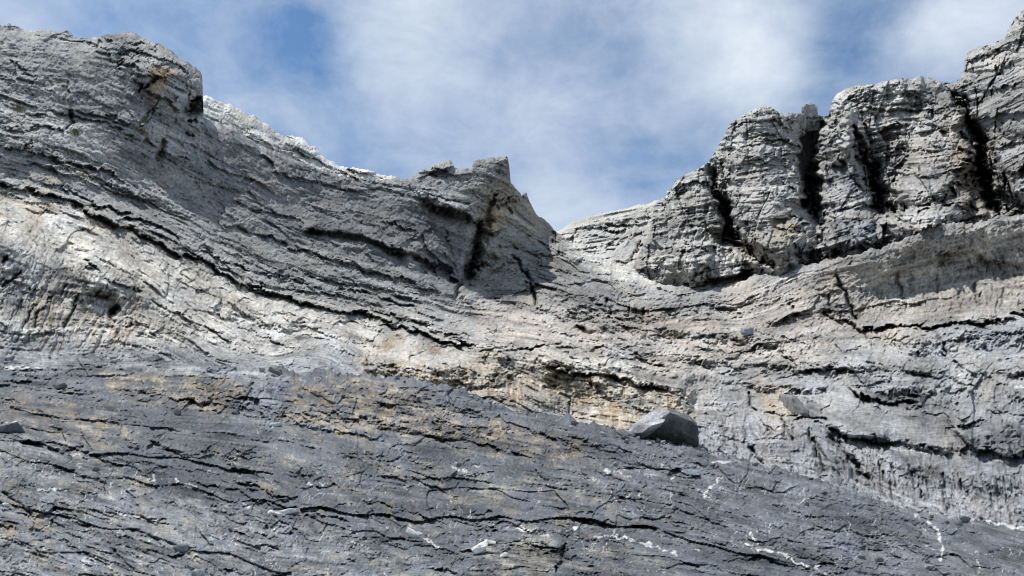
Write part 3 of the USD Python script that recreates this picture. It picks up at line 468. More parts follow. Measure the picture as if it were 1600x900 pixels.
M.vein([(940, 575), (985, 580)], 1.4); M.vein([(1380, 700), (1440, 706), (1500, 712)], 1.2, .8); M.vein([(1540, 716), (1575, 722)], 2.0); M.vein([(1585, 604), (1605, 602)], 2.5); M.vein([(1490, 583), (1520, 588)], 1.6); M.vein([(560, 476), (590, 484)], 1.2); M.vein([(205, 445), (215, 438)], 1.3)
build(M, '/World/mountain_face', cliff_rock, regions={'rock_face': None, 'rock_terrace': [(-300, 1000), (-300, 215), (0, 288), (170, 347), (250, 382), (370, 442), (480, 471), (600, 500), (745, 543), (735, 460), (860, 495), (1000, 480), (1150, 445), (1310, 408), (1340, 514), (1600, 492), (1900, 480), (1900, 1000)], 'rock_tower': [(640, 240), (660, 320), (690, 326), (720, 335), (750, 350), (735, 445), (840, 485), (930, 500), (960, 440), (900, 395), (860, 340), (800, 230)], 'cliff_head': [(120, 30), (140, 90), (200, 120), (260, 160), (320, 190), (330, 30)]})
tag(stage.GetPrimAtPath('/World/mountain_face'), 'pale grey and tan layered limestone face rising to the left cliff and central tower', 'cliff', kind='structure')

# ------------------------------------------------------------------ far ridges
SKY_C = [(250, 140), (300, 148), (312, 150), (330, 153), (342, 158), (350, 163), (362, 163), (375, 170), (390, 180), (398, 178), (410, 190), (420, 195), (430, 205), (442, 212), (450, 212), (462, 217), (472, 217), (482, 228), (492, 230), (500, 240), (510, 246), (520, 250), (530, 258), (545, 262), (560, 266), (575, 263), (590, 268), (605, 275), (622, 277), (640, 286), (700, 300)]
C = Face(columns(285, 660), [(250, 260), (312, 260), (480, 310), (660, 340)], SKY_C, 110, [(280, 140, 215), (280, 260, 190), (400, 190, 228), (400, 260, 205), (520, 250, 240), (520, 310, 220), (650, 280, 250), (650, 340, 235)], [(280, 150, 100), (400, 200, 100), (520, 260, 100), (650, 300, 100), (280, 250, 190), (400, 290, 190), (650, 390, 190)], 3, 2.6)
C.detail(joints=.6, big=1.0, mid=1.2, fine=1.1, rough=1.1, tilt=.4)
C.disp += 30 * np.exp(-(C.Y - C.sky) / 7.0)
C.col = np.empty(C.X.shape + (3,), np.float32); C.col[:] = (.58, .57, .54); C.paint(smooth(fbm(C.X / 30, C.Y / 18, 3, 401), 0, .6) * .6, (.34, .335, .32)); C.tone(.2)
build(C, '/World/far_ridge', cliff_rock)
tag(stage.GetPrimAtPath('/World/far_ridge'), 'bright sunlit broken ridge running down behind the left cliff', 'ridge', kind='structure')

SKY_N = [(840, 372), (878, 359), (895, 346), (905, 343), (920, 337), (940, 333), (960, 328), (980, 325), (1000, 320), (1015, 318), (1030, 312), (1045, 305), (1080, 290)]
Nn = Face(columns(845, 1075), [(840, 440), (1080, 470)], SKY_N, 120, [(845, 370, 250), (900, 345, 262), (1000, 320, 272), (1075, 290, 278), (845, 440, 200), (920, 400, 226), (1000, 390, 240), (1075, 470, 190), (960, 440, 190)], [(850, 370, 100), (920, 337, 80), (1075, 300, 80), (850, 400, 135), (950, 365, 115), (1075, 350, 120), (900, 425, 170), (1075, 420, 185)], 4, 1.2)
Nn.detail(lam=2.2, joints=.6, big=.5, mid=.7, fine=.9, rough=.75, flute=Nn.zone([(890, 350), (1010, 330), (1010, 420), (900, 420)], 14) * .4, tilt=.5)
for pts, dp, dn in [([(893, 372), (900, 380), (908, 378)], 14, 6), ([(915, 366), (950, 358), (990, 350), (1012, 346)], 12, 6), ([(900, 356), (950, 348), (1020, 334)], 9, 5), ([(930, 384), (970, 374), (1006, 366)], 9, 6), ([(905, 395), (940, 380), (970, 388)], 6, 6), ([(958, 405), (975, 410), (990, 398)], 12, 6), ([(940, 345), (980, 338), (1015, 332)], 4, 4)]: Nn.ledge(pts, dp, dn, 2, 6)
Nn.crack([(985, 412), (988, 398), (1000, 380)], 2.5, 12); Nn.crack([(902, 385), (896, 372), (900, 362)], 2, 9)
Nn.disp += 14 * np.exp(-(Nn.Y - Nn.sky) / 4.0)
Nn.col = np.empty(Nn.X.shape + (3,), np.float32); Nn.col[:] = (.39, .38, .355); Nn.paint(Nn.zone([(1000, 380), (975, 420), (1010, 425)], 5) * .6, (.42, .36, .28)); Nn.tone(.13)
build(Nn, '/World/notch_ridge', cliff_rock)
tag(stage.GetPrimAtPath('/World/notch_ridge'), 'smooth pale ridge closing the notch between central tower and right buttresses', 'ridge', kind='structure')

# ------------------------------------------------------------------ right buttresses
SKY_E = [(985, 425), (1000, 395), (1015, 365), (1020, 335), (1025, 318), (1040, 306), (1042, 296), (1050, 291), (1055, 280), (1066, 276), (1080, 268), (1095, 262), (1106, 252), (1112, 246), (1116, 238), (1126, 222), (1134, 204), (1140, 196), (1143, 188), (1152, 184), (1160, 180), (1168, 173), (1180, 170), (1190, 167), (1205, 168), (1213, 173), (1220, 177), (1232, 175), (1240, 179),
         (1252, 178), (1263, 178), (1280, 182), (1295, 183), (1298, 168), (1301, 158), (1310, 147), (1322, 140), (1335, 135), (1352, 134), (1370, 130), (1385, 126), (1400, 123), (1420, 122), (1440, 121), (1460, 124), (1475, 128), (1490, 130), (1500, 122), (1507, 108), (1507.5, 95), (1511, 82), (1520, 76), (1540, 72), (1558, 64), (1570, 61), (1573, 48), (1580, 38), (1590, 22), (1600, 12), (1640, -20), (1840, -120)]
BOT_E = [(985, 470), (1100, 475), (1200, 455), (1300, 435), (1400, 408), (1480, 380), (1600, 360), (1840, 330)]
D_E = [(985, 460, 172), (1000, 400, 178), (1040, 310, 182), (1040, 450, 160), (1090, 280, 176), (1090, 430, 152), (1130, 380, 160), (1150, 200, 186), (1200, 180, 184), (1200, 300, 172), (1200, 440, 145), (1260, 190, 190), (1300, 170, 184), (1320, 300, 166), (1300, 430, 138), (1400, 130, 182), (1400, 260, 170), (1400, 400, 130), (1480, 140, 182), (1480, 300, 152), (1480, 370, 124), (1560, 80, 168), (1560, 220, 152), (1560, 360, 120), (1600, 20, 162), (1600, 200, 142), (1600, 360, 116), (1840, -100, 140), (1840, 330, 105)]
BEDS_E = []
for v, off in ((60, -60), (120, 0), (180, 60), (240, 120), (310, 190)):
    bed(v, [(985, 235 + off), (1060, 228 + off), (1140, 215 + off), (1220, 205 + off), (1300, 190 + off), (1380, 165 + off), (1450, 160 + off), (1520, 145 + off), (1620, 100 + off), (1840, 40 + off)], BEDS_E)
E = Face(columns(985, 1625, None, 1840), BOT_E, SKY_E, 260, D_E, BEDS_E, 5, 2.4)
fluteE = E.zone([(1020, 310), (1120, 290), (1140, 370), (1190, 420), (1090, 440), (1000, 430)], 8)
E.detail(joints=.6, big=1.2, mid=1.2, fine=.9, rough=.95, lam=2.0, flute=fluteE * .9 + .25, tilt=.7)
fa, ga = facets(E.X / 42 + .25 * perlin(E.X / 40, E.Y / 40, 77), E.Y / 92, 551); fb, gb = facets(E.X / 20 + .2 * E.Y / 40, E.Y / 40 + .15 * perlin(E.X / 20, E.Y / 20, 78), 557)
E.disp -= 17 * fa + 8 * fb; E.cut += 7 * np.exp(-(ga / .05) ** 2) * smooth(perlin(E.X / 60, E.Y / 60, 79), -.1, .4)
# pillars between deep clefts
for a in [(1078, 350, 52, 120, 40, 8), (1205, 290, 70, 170, 60, -6), (1185, 330, 60, 120, 30, -12), (1322, 300, 46, 150, 60, 0), (1310, 200, 28, 60, 40, 0), (1420, 210, 110, 110, 50, 15), (1465, 270, 56, 130, 40, 10), (1440, 320, 70, 60, 40, -10), (1600, 120, 110, 90, 60, -15), (1590, 250, 60, 60, 40, -10), (1095, 415, 90, 40, 40, 0), (1240, 390, 70, 45, 40, -8), (1350, 365, 70, 35, 35, -6), (1450, 350, 100, 26, 26, -14)]:
    E.swell(*a[:4], a[4] * 1.5, a[5], 1.0)
for pts, w, dp in [([(1100, 262), (1116, 296), (1126, 330), (1143, 365), (1165, 388), (1182, 402), (1206, 416)], 13, 60), ([(1118, 300), (1130, 335), (1150, 372)], 6, 45), ([(1262, 205), (1264, 240), (1268, 280), (1268, 325), (1278, 352)], 8, 110), ([(1256, 205), (1262, 260), (1264, 330)], 17, 40), ([(1330, 190), (1345, 235), (1356, 270), (1372, 310), (1386, 330)], 11, 45), ([(1340, 230), (1365, 270), (1385, 322), (1405, 325)], 26, 30),
                   ([(1494, 140), (1505, 158), (1512, 190), (1524, 240), (1534, 300), (1556, 345)], 9, 80), ([(1520, 200), (1538, 250), (1556, 310), (1590, 330)], 24, 40), ([(1504, 150), (1512, 164)], 8, 60), ([(1285, 240), (1292, 300), (1300, 380)], 3, 14), ([(1295, 345), (1300, 380), (1306, 400)], 4, 20), ([(1168, 385), (1180, 400), (1195, 412)], 4, 20)]:
    E.crack(pts, w * .7, dp * .5, 1.5, .25, 1.6)
for poly, dp in [([(1098, 258), (1112, 262), (1122, 290), (1138, 322), (1152, 352), (1174, 380), (1204, 402), (1210, 418), (1176, 410), (1150, 394), (1132, 374), (1122, 345), (1118, 312), (1108, 290)], 60), ([(1120, 300), (1134, 320), (1150, 352), (1172, 384), (1150, 384), (1134, 362)], 60), ([(1252, 200), (1268, 196), (1278, 212), (1276, 250), (1284, 290), (1292, 330), (1290, 352), (1268, 352), (1254, 330), (1244, 300), (1250, 270), (1258, 240)], 80), ([(1256, 225), (1268, 225), (1272, 270), (1282, 320), (1280, 345), (1266, 340), (1256, 315), (1252, 290)], 80), ([(1286, 176), (1296, 182), (1270, 216), (1256, 208)], 40),
                 ([(1334, 196), (1352, 215), (1366, 250), (1386, 285), (1400, 300), (1420, 318), (1404, 336), (1378, 336), (1362, 314), (1348, 278), (1338, 240)], 50), ([(1345, 220), (1362, 262), (1384, 310), (1406, 322), (1398, 334), (1376, 330), (1358, 290)], 40), ([(1494, 142), (1512, 148), (1520, 166), (1506, 172), (1492, 160)], 80), ([(1508, 168), (1518, 168), (1540, 215), (1560, 245), (1590, 300), (1606, 322), (1600, 345), (1558, 346), (1544, 325), (1530, 300), (1522, 250)], 60), ([(1516, 180), (1530, 215), (1544, 270), (1562, 320), (1556, 340), (1540, 310), (1528, 262)], 70),
                 ([(1466, 318), (1478, 316), (1480, 325), (1470, 328)], 30), ([(1085, 432), (1110, 440), (1150, 432), (1180, 424), (1170, 436), (1110, 446)], 22), ([(1112, 225), (1140, 200), (1146, 260), (1150, 330), (1128, 320), (1108, 265)], 18), ([(1352, 215), (1400, 200), (1420, 235), (1410, 300), (1380, 285)], 16)]:
    E.recess(poly, dp * .75, 1.3)
for pts, dp, dn, lip, up in [([(1040, 302), (1070, 290), (1100, 283), (1118, 290)], 16, 7, 6, 8), ([(1042, 294), (1060, 282), (1078, 272)], 14, 5, 5, 5), ([(1030, 340), (1060, 325), (1118, 325)], 6, 6, 3, 8), ([(1040, 372), (1080, 360), (1140, 358)], 7, 6, 3, 8), ([(1010, 415), (1060, 395), (1100, 388), (1160, 395)], 9, 7, 4, 10), ([(1080, 430), (1100, 440), (1140, 432), (1180, 425)], 34, 12, 6, 14),
                              ([(1142, 200), (1170, 192), (1210, 188), (1240, 205)], 10, 6, 5, 8), ([(1145, 218), (1175, 212), (1230, 218), (1260, 232)], 10, 6, 4, 8), ([(1150, 240), (1180, 250), (1200, 245), (1240, 238)], 8, 7, 3, 9), ([(1170, 270), (1210, 262), (1250, 255)], 8, 6, 3, 9), ([(1180, 305), (1215, 300), (1255, 300)], 8, 7, 3, 9), ([(1200, 345), (1235, 340), (1258, 338)], 10, 7, 3, 9), ([(1225, 360), (1250, 350), (1280, 352)], 12, 8, 4, 9), ([(1220, 410), (1255, 412), (1300, 405)], 12, 8, 4, 10),
                              ([(1290, 205), (1310, 200), (1335, 210)], 12, 7, 5, 8), ([(1300, 228), (1320, 235), (1335, 225)], 20, 8, 6, 9), ([(1290, 258), (1320, 260), (1345, 255)], 8, 6, 3, 8), ([(1288, 312), (1330, 305), (1365, 296)], 7, 4, 4, 6), ([(1288, 330), (1330, 326), (1370, 320)], 7, 4, 3, 6), ([(1292, 352), (1340, 345), (1380, 338)], 7, 5, 3, 6), ([(1300, 406), (1340, 398), (1390, 385)], 10, 8, 3, 8),
                              ([(1300, 160), (1340, 150), (1400, 142), (1450, 146)], 9, 7, 4, 9), ([(1310, 185), (1360, 172), (1420, 165), (1490, 172)], 9, 7, 4, 9), ([(1345, 215), (1400, 198), (1450, 196), (1490, 205)], 14, 12, 6, 14), ([(1360, 250), (1410, 232), (1470, 235)], 10, 10, 5, 10), ([(1440, 180), (1470, 178), (1500, 185)], 14, 8, 4, 8), ([(1410, 290), (1440, 275), (1480, 280), (1510, 290)], 10, 8, 4, 9), ([(1470, 320), (1500, 318), (1530, 325)], 12, 7, 4, 8), ([(1460, 322), (1468, 316), (1478, 322)], 20, 6, 2, 5), ([(1410, 372), (1440, 358), (1480, 348), (1500, 350)], 22, 8, 10, 14),
                              ([(1510, 95), (1545, 82), (1600, 72)], 14, 8, 6, 10), ([(1512, 115), (1550, 108), (1600, 88)], 14, 10, 6, 10), ([(1515, 140), (1560, 135), (1640, 115)], 16, 16, 8, 14), ([(1520, 190), (1560, 180), (1640, 170)], 16, 14, 8, 12), ([(1535, 240), (1570, 225), (1640, 210)], 14, 12, 6, 12), ([(1560, 290), (1590, 270), (1640, 255)], 18, 14, 6, 12), ([(1570, 62), (1585, 58), (1640, 40)], 14, 8, 5, 8), ([(1540, 345), (1580, 340), (1640, 330)], 14, 9, 4, 10)]:
    E.ledge(pts, dp, dn, lip, up)
E.disp += 16 * np.exp(-(E.Y - E.sky) / 5.0)
E.col = np.empty(E.X.shape + (3,), np.float32); E.col[:] = (.30, .295, .285)
st = smooth(fbm(E.X / 8, E.Y / 70, 4, 501, .6), -.05, .5)
E.paint(fluteE * .6, (.40, .39, .37)); E.paint(fluteE * st * .6, (.20, .20, .20))
E.paint(E.zone([(1145, 185), (1240, 185), (1245, 300), (1200, 370), (1170, 300)], 12) * .6, (.385, .375, .355))
E.paint(E.zone([(1290, 265), (1350, 270), (1370, 380), (1310, 400)], 8) * .75, (.19, .20, .225))
for y in (300, 318, 336): E.paint(E.zone([(1288, y + 6), (1330, y + 2), (1370, y - 8), (1370, y - 4), (1330, y + 6), (1288, y + 10)], 1.5) * .8, (.42, .40, .36))
E.paint(E.zone([(1480, 180), (1535, 230), (1560, 340), (1500, 340), (1490, 260)], 12) * .7, (.26, .21, .155))
E.paint(E.zone([(1205, 340), (1250, 345), (1240, 385), (1205, 380)], 8) * .6, (.33, .28, .2))
E.paint(E.zone([(1300, 120), (1490, 120), (1500, 165), (1300, 190)], 10) * .6, (.38, .375, .36))
E.paint(E.zone([(1425, 215), (1450, 220), (1445, 260), (1425, 265)], 8) * .6, (.35, .32, .27))
E.paint(E.zone([(1160, 385), (1190, 380), (1210, 420), (1180, 415)], 6) * .6, (.30, .25, .19))
E.paint(E.zone([(1350, 200), (1420, 190), (1420, 330), (1360, 330)], 14) * .5, (.21, .205, .20))  # pillar's shadow on the dome's left flank, painted into the colour
E.paint(E.zone([(1500, 130), (1640, 100), (1640, 320), (1520, 330)], 14) * .5, (.20, .20, .20))  # left-facing flank of the right wall, shade painted in
E.tone(.22)
build(E, '/World/buttress_wall', cliff_rock, regions={'rock_wall': None, 'buttress': [(980, 500), (980, 280), (1050, 250), (1100, 255), (1118, 300), (1128, 330), (1145, 365), (1180, 400), (1205, 420), (1200, 470)], 'buttress_001': [(1100, 255), (1130, 120), (1250, 120), (1258, 190), (1268, 280), (1275, 365), (1296, 380), (1306, 410), (1205, 430), (1180, 400), (1145, 365), (1128, 330), (1118, 300)],
      'buttress_002': [(1258, 190), (1297, 150), (1330, 190), (1345, 235), (1372, 310), (1395, 330), (1405, 390), (1306, 410), (1296, 380), (1275, 365), (1268, 280)], 'buttress_003': [(1297, 150), (1310, 90), (1496, 90), (1506, 160), (1516, 200), (1528, 250), (1556, 345), (1480, 350), (1405, 390), (1395, 330), (1372, 310), (1345, 235), (1330, 190)]})
tag(stage.GetPrimAtPath('/World/buttress_wall'), 'steep grey rock wall of rounded buttresses split by dark gullies on the right', 'cliff', kind='structure')

# ------------------------------------------------------------------ the near slabs
LIP = [(-240, 566), (0, 556), (60, 552), (120, 556), (250, 560), (330, 572), (430, 576), (540, 582), (640, 590), (720, 610), (800, 640), (880, 652), (960, 668), (1010, 682), (1090, 700), (1180, 722), (1250, 742), (1350, 772), (1450, 803), (1540, 812), (1600, 826), (1840, 880)]
D_F = [(-240, 570, 52), (0, 560, 54), (250, 562, 54), (500, 582, 52), (650, 592, 52), (800, 640, 49), (960, 668, 46.5), (1090, 700, 43), (1250, 742, 38.5), (1450, 803, 33), (1600, 828, 29.5), (1840, 890, 26), (0, 610, 44), (250, 640, 42), (500, 660, 41), (750, 700, 38), (1000, 730, 36), (0, 670, 33), (250, 700, 32), (500, 740, 30), (750, 770, 28.5), (1000, 790, 27), (1250, 800, 27), (1450, 850, 24),
       (0, 730, 23), (250, 790, 21.5), (500, 810, 21.5), (750, 840, 19.5), (1000, 850, 19), (1250, 870, 19), (1600, 900, 17), (0, 820, 16.5), (0, 900, 13), (400, 900, 13.5), (800, 900, 15), (1200, 900, 16.5), (-240, 900, 12.5), (1840, 960, 15), (0, 1000, 9.5), (800, 1000, 10), (1600, 1000, 10.5), (800, 1250, 4.9), (0, 1250, 4.9), (1600, 1250, 5), (800, 1520, 3.0), (-100, 1520, 3.1), (1700, 1520, 3.1)]
BEDS_F = []
for v, y0, y1, y2, y3, y4 in [(560, 560, 572, 640, 742, 830), (620, 605, 640, 700, 800, 880), (700, 665, 725, 790, 870, 950), (780, 740, 840, 870, 930, 1010), (860, 820, 940, 960, 1010, 1080), (1100, 1060, 1180, 1200, 1250, 1320)]:
    bed(v, [(-240, y0 - 40), (0, y0), (400, y1), (800, y2), (1250, y3), (1600, y4), (1840, y4 + 70)], BEDS_F)
F = Face(columns(-25, 1625, -240, 1840, 1.25), [(-240, 1000), (1840, 1000)], LIP, 330, D_F, BEDS_F, 8, 5.0, .47)
low_left = F.zone([(-40, 680), (60, 690), (160, 715), (280, 770), (420, 810), (600, 850), (760, 910), (760, 960), (-40, 960)], 10)
right_slab = F.zone([(1000, 690), (1250, 745), (1640, 835), (1640, 930), (1400, 930), (1200, 860), (1000, 790)], 30)
tanz = F.zone([(160, 570), (300, 580), (385, 600), (370, 652), (300, 640), (160, 610)], 8) + F.zone([(445, 595), (560, 590), (640, 605), (700, 640), (900, 690), (960, 730), (820, 710), (700, 690), (560, 685), (440, 670)], 10) + .7 * F.zone([(0, 610), (120, 630), (220, 660), (200, 700), (90, 700), (0, 660)], 14)
F.detail(joints=np.clip(.42 + .5 * tanz - .2 * right_slab, .15, 1), big=np.clip(.95 - .4 * right_slab - .2 * low_left, .2, 1), mid=np.clip(1.0 + .35 * tanz - .45 * right_slab, .3, 1.5), fine=np.clip(1.0 + .5 * tanz - .3 * right_slab - .2 * low_left, .3, 1.6), rough=np.clip(1.25 + .3 * low_left + .35 * right_slab, .5, 1.8), tilt=.7)
b4, j4, F.h4 = strata(F.A, F.S, 46, 150, 77, .6); F.disp += -b4 * 11 * (1 - .5 * right_slab) ; F.cut += j4 * 6 * (1 - .6 * right_slab)
for pts, dp, dn, lip, up in [([(225, 705), (250, 712), (285, 722)], 14, 6, 5, 8), ([(340, 720), (360, 730), (400, 742)], 16, 7, 5, 8), ([(245, 738), (275, 742)], 12, 5, 3, 6), ([(350, 748), (400, 762), (440, 778), (500, 790)], 16, 7, 6, 10), ([(280, 745), (340, 760), (400, 780), (470, 800), (560, 815)], 12, 7, 4, 10), ([(0, 690), (70, 690), (130, 700), (170, 722), (250, 752)], 10, 8, 4, 10),
                              ([(620, 675), (680, 685), (740, 690), (800, 705), (860, 728)], 14, 6, 4, 8), ([(440, 660), (520, 672), (600, 690)], 10, 5, 3, 8), ([(470, 640), (540, 650), (620, 662)], 9, 5, 3, 7), ([(270, 620), (320, 632), (362, 636)], 14, 8, 5, 8), ([(180, 605), (250, 618), (320, 626)], 8, 5, 3, 7), ([(700, 640), (780, 655), (850, 680), (920, 705)], 9, 5, 3, 8), ([(640, 655), (700, 668), (760, 676)], 9, 4, 3, 7),
                              ([(900, 690), (960, 705), (1010, 722)], 7, 6, 2, 8), ([(560, 780), (640, 800), (700, 815), (760, 820)], 10, 7, 4, 10), ([(690, 845), (730, 855), (770, 868)], 16, 9, 4, 8), ([(500, 830), (600, 845), (700, 860), (760, 875)], 8, 8, 3, 10), ([(740, 835), (800, 820), (870, 835), (1000, 850)], 8, 7, 4, 9), ([(60, 765), (110, 765), (170, 775)], 6, 8, 3, 12), ([(300, 700), (350, 712), (420, 718)], 8, 5, 3, 8),
                              ([(640, 790), (720, 800), (800, 805)], 8, 6, 3, 8), ([(850, 790), (900, 800), (960, 805)], 8, 6, 3, 8), ([(540, 735), (600, 745), (660, 760)], 7, 6, 3, 8), ([(1000, 830), (1080, 838), (1160, 860)], 8, 7, 3, 9), ([(410, 785), (440, 815), (470, 830)], 14, 10, 4, 10), ([(650, 890), (700, 885), (730, 900)], 14, 8, 5, 8), ([(860, 880), (900, 870), (940, 885)], 10, 8, 3, 10), ([(520, 705), (600, 715), (700, 730), (780, 745)], 7, 6, 3, 8)]:
    F.ledge(pts, dp * .7, dn, lip * .9, up, 30)
for pts, w, dp in [([(373, 655), (384, 620), (395, 590)], 2, 8), ([(150, 745), (165, 762), (172, 778)], 3, 10), ([(195, 760), (210, 785), (220, 798)], 1.8, 7), ([(870, 900), (878, 870), (884, 850)], 3.5, 14), ([(740, 740), (745, 760)], 1.8, 7), ([(412, 820), (425, 838)], 5, 16), ([(100, 845), (190, 900)], 1.6, 6), ([(170, 860), (215, 895)], 2, 8), ([(590, 720), (610, 750)], 2, 6), ([(470, 735), (480, 755)], 4, 10), ([(830, 730), (860, 760)], 2, 6), ([(0, 760), (40, 800), (60, 840)], 2.5, 8), ([(85, 790), (80, 830)], 2, 6)]:
    F.crack(pts, w, dp * 1.5, warp=.7)
for a in [(470, 870, 130, 40, 12, 20), (60, 740, 120, 40, 12, 18), (250, 810, 150, 40, 10, 22), (30, 830, 60, 60, 10, 0), (560, 620, 90, 30, 8, 8), (300, 690, 140, 26, 8, 18), (700, 760, 140, 34, 8, 12), (930, 860, 90, 40, 10, 8), (1300, 820, 180, 50, 8, 14), (420, 610, 22, 40, 5, 0)]:
    F.swell(*a)
F.disp += 22 * np.exp(-(F.Y - F.sky) / 6.0)
F.col = np.empty(F.X.shape + (3,), np.float32); F.col[:] = SLATE
pt = smooth(fbm(F.A / 55, F.S / 26, 4, 601, .62), -.02, .5); pt2 = smooth(fbm(F.A / 24, F.S / 12, 4, 611, .62), .0, .5)
F.paint(low_left * .75, (.185, .198, .215))
F.paint(low_left * pt * .6, (.235, .225, .20))
F.paint(right_slab * .5, (.145, .158, .178))
F.paint(np.clip(tanz, 0, 1) * (.35 + .65 * pt2) * .85, (.285, .245, .185))
F.paint(np.clip(tanz, 0, 1) * smooth(fbm(F.A / 30, F.S / 7, 3, 621), .1, .6) * .7, (.15, .125, .095))
F.paint(F.zone([(100, 555), (440, 575), (440, 600), (380, 592), (150, 574), (-30, 566), (-30, 550)], 6) * .85, (.25, .26, .275))
F.paint(F.zone([(380, 590), (445, 590), (445, 665), (375, 660)], 5) * .85, (.165, .18, .205))
mids = F.zone([(300, 690), (560, 700), (800, 735), (1000, 740), (1020, 820), (760, 830), (500, 800), (380, 780)], 20) + F.zone([(730, 830), (1000, 830), (1060, 900), (740, 900)], 14) + F.zone([(0, 755), (70, 775), (110, 880), (0, 890)], 12) + F.zone([(150, 715), (230, 740), (260, 800), (190, 800)], 8)
F.paint(np.clip(mids, 0, 1) * pt * .45, (.23, .21, .17)); F.paint(np.clip(mids, 0, 1) * pt2 * (1 - pt) * .2, (.2, .18, .15))
F.paint(F.zone([(0, 770), (45, 780), (60, 830), (10, 830)], 8) * pt2 * .7, (.24, .17, .11))
F.paint(F.zone([(760, 850), (860, 840), (880, 895), (780, 900)], 8) * .6, (.27, .255, .225))
F.paint(F.zone([(0, 695), (120, 700), (60, 730), (0, 725)], 8) * .6, (.26, .27, .28))
F.paint(smooth(fbm(F.A / 36, F.S / 18, 4, 631, .6), .2, .7) * .18 * (1 - .6 * right_slab), (.2, .195, .18))
F.paint(smooth(fbm(F.A / 50, F.S / 14, 4, 641, .6), .15, .6) * .5, (.085, .095, .112))
F.tone(.25)
# calcite veins, the fine web first
web = np.zeros_like(F.X)
for k, (sx, sy, wd) in enumerate([(38, 26, .022), (22, 30, .026), (60, 30, .016)]):
    v = np.abs(perlin(F.X / sx + .35 * F.Y / sx + .25 * perlin(F.X / 12, F.Y / 12, 651 + k), F.Y / sy + .3 * perlin(F.X / 9, F.Y / 9, 655 + k), 661 + k))
    web = np.maximum(web, smooth(v, wd, wd * .25) * smooth(fbm(F.X / 70, F.Y / 50, 3, 671 + k), .02, .4))
F.paint(web * np.clip(.25 + .7 * low_left + .5 * right_slab + .35 * mids, 0, .85), (.48, .49, .50))
for pts, w in [([(60, 766), (80, 763), (104, 767)], 1.5), ([(110, 710), (128, 709)], 1.2), ([(275, 750), (295, 757), (310, 762)], 2.0), ([(372, 786), (395, 793), (405, 800)], 1.6), ([(415, 796), (430, 800), (455, 804)], 2.0), ([(318, 764), (334, 768)], 1.3), ([(780, 823), (800, 826), (835, 830), (860, 840)], 1.8), ([(815, 822), (824, 825)], 2.6), ([(920, 838), (950, 836), (980, 843), (1010, 850), (1045, 862), (1065, 868)], 2.1), ([(1075, 858), (1100, 862)], 1.6),
               ([(1165, 850), (1190, 858), (1225, 865), (1245, 880), (1275, 885), (1290, 898)], 1.5), ([(1170, 830), (1185, 848)], 1.8), ([(1450, 815), (1462, 825), (1470, 845), (1472, 865), (1468, 885)], 2.2), ([(1428, 805), (1446, 814)], 1.0), ([(1500, 806), (1545, 814), (1580, 822), (1625, 832)], 2.6), ([(1524, 870), (1530, 895)], 1.0), ([(1100, 775), (1118, 755), (1130, 742)], 1.2), ([(0, 577), (20, 574), (40, 571), (62, 575)], 1.8), ([(885, 828), (905, 826)], 2.2), ([(660, 840), (685, 855)], 1.4), ([(420, 663), (430, 666)], 2.2), ([(0, 662), (20, 660), (28, 664)], 1.6),
               ([(230, 850), (245, 830)], 1.2), ([(175, 795), (200, 805), (225, 812)], 1.2), ([(700, 730), (730, 738)], 1.0), ([(940, 735), (965, 738), (985, 745)], 1.2), ([(1110, 722), (1140, 720)], 1.2), ([(960, 780), (985, 775)], 1.1), ([(1040, 760), (1060, 740)], 1.0), ([(765, 818), (790, 826)], 1.3), ([(485, 755), (505, 770)], 2.4), ([(355, 625), (362, 628)], 1.6), ([(640, 832), (655, 833)], 2.4), ([(550, 848), (580, 858)], 1.6), ([(30, 585), (60, 580)], 1.0)]:
    F.vein(pts, w * 1.15)
# the foot of the slabs runs on below the picture to where the camera stands
build(F, '/World/rock_slabs', near_rock, back=((1.5, -1.5), (5, -7), (12, -16)), regions={'slab': None, 'slab_001': [(-300, 1600), (-300, 660), (60, 688), (160, 715), (280, 768), (420, 808), (600, 848), (760, 905), (800, 1600)], 'slab_002': [(800, 1600), (1000, 860), (1010, 684), (1250, 735), (1900, 850), (1900, 1600)], 'bedded_ledge': [(160, 568), (300, 580), (390, 592), (370, 655), (300, 640), (160, 610)], 'bedded_ledge_001': [(442, 595), (560, 588), (640, 602), (700, 640), (900, 690), (960, 730), (820, 712), (700, 692), (560, 688), (440, 672)]})
tag(stage.GetPrimAtPath('/World/rock_slabs'), 'dark blue grey limestone slabs with white calcite veins sloping up from the foreground', 'rock slab', kind='structure')

gx = np.r_[-1500, -600, -200, np.linspace(-60, 60, 41), 200, 600, 1500]; gy = np.r_[-1500, -500, -120, np.linspace(-40, 14, 28)]
X, Y = np.meshgrid(gx, gy); near = np.exp(-(X / 90) ** 2)
Z = np.where(Y > -40, -.15 + .5 * fbm(X / 7, Y / 7, 3, 71), -6 - .1 * np.abs(Y + 40)) - .03 * np.abs(X) - np.clip(Y - 7, 0, 99) * .5
put('/World/ground', np.stack([X, Y, Z], -1).reshape(-1, 3), grid_faces(len(gy), len(gx)), np.tile(np.array([[.16, .165, .17]]), (X.size, 1)), near_rock)
tag(stage.GetPrimAtPath('/World/ground'), 'grey rocky ground around the camera below the slabs', kind='structure')

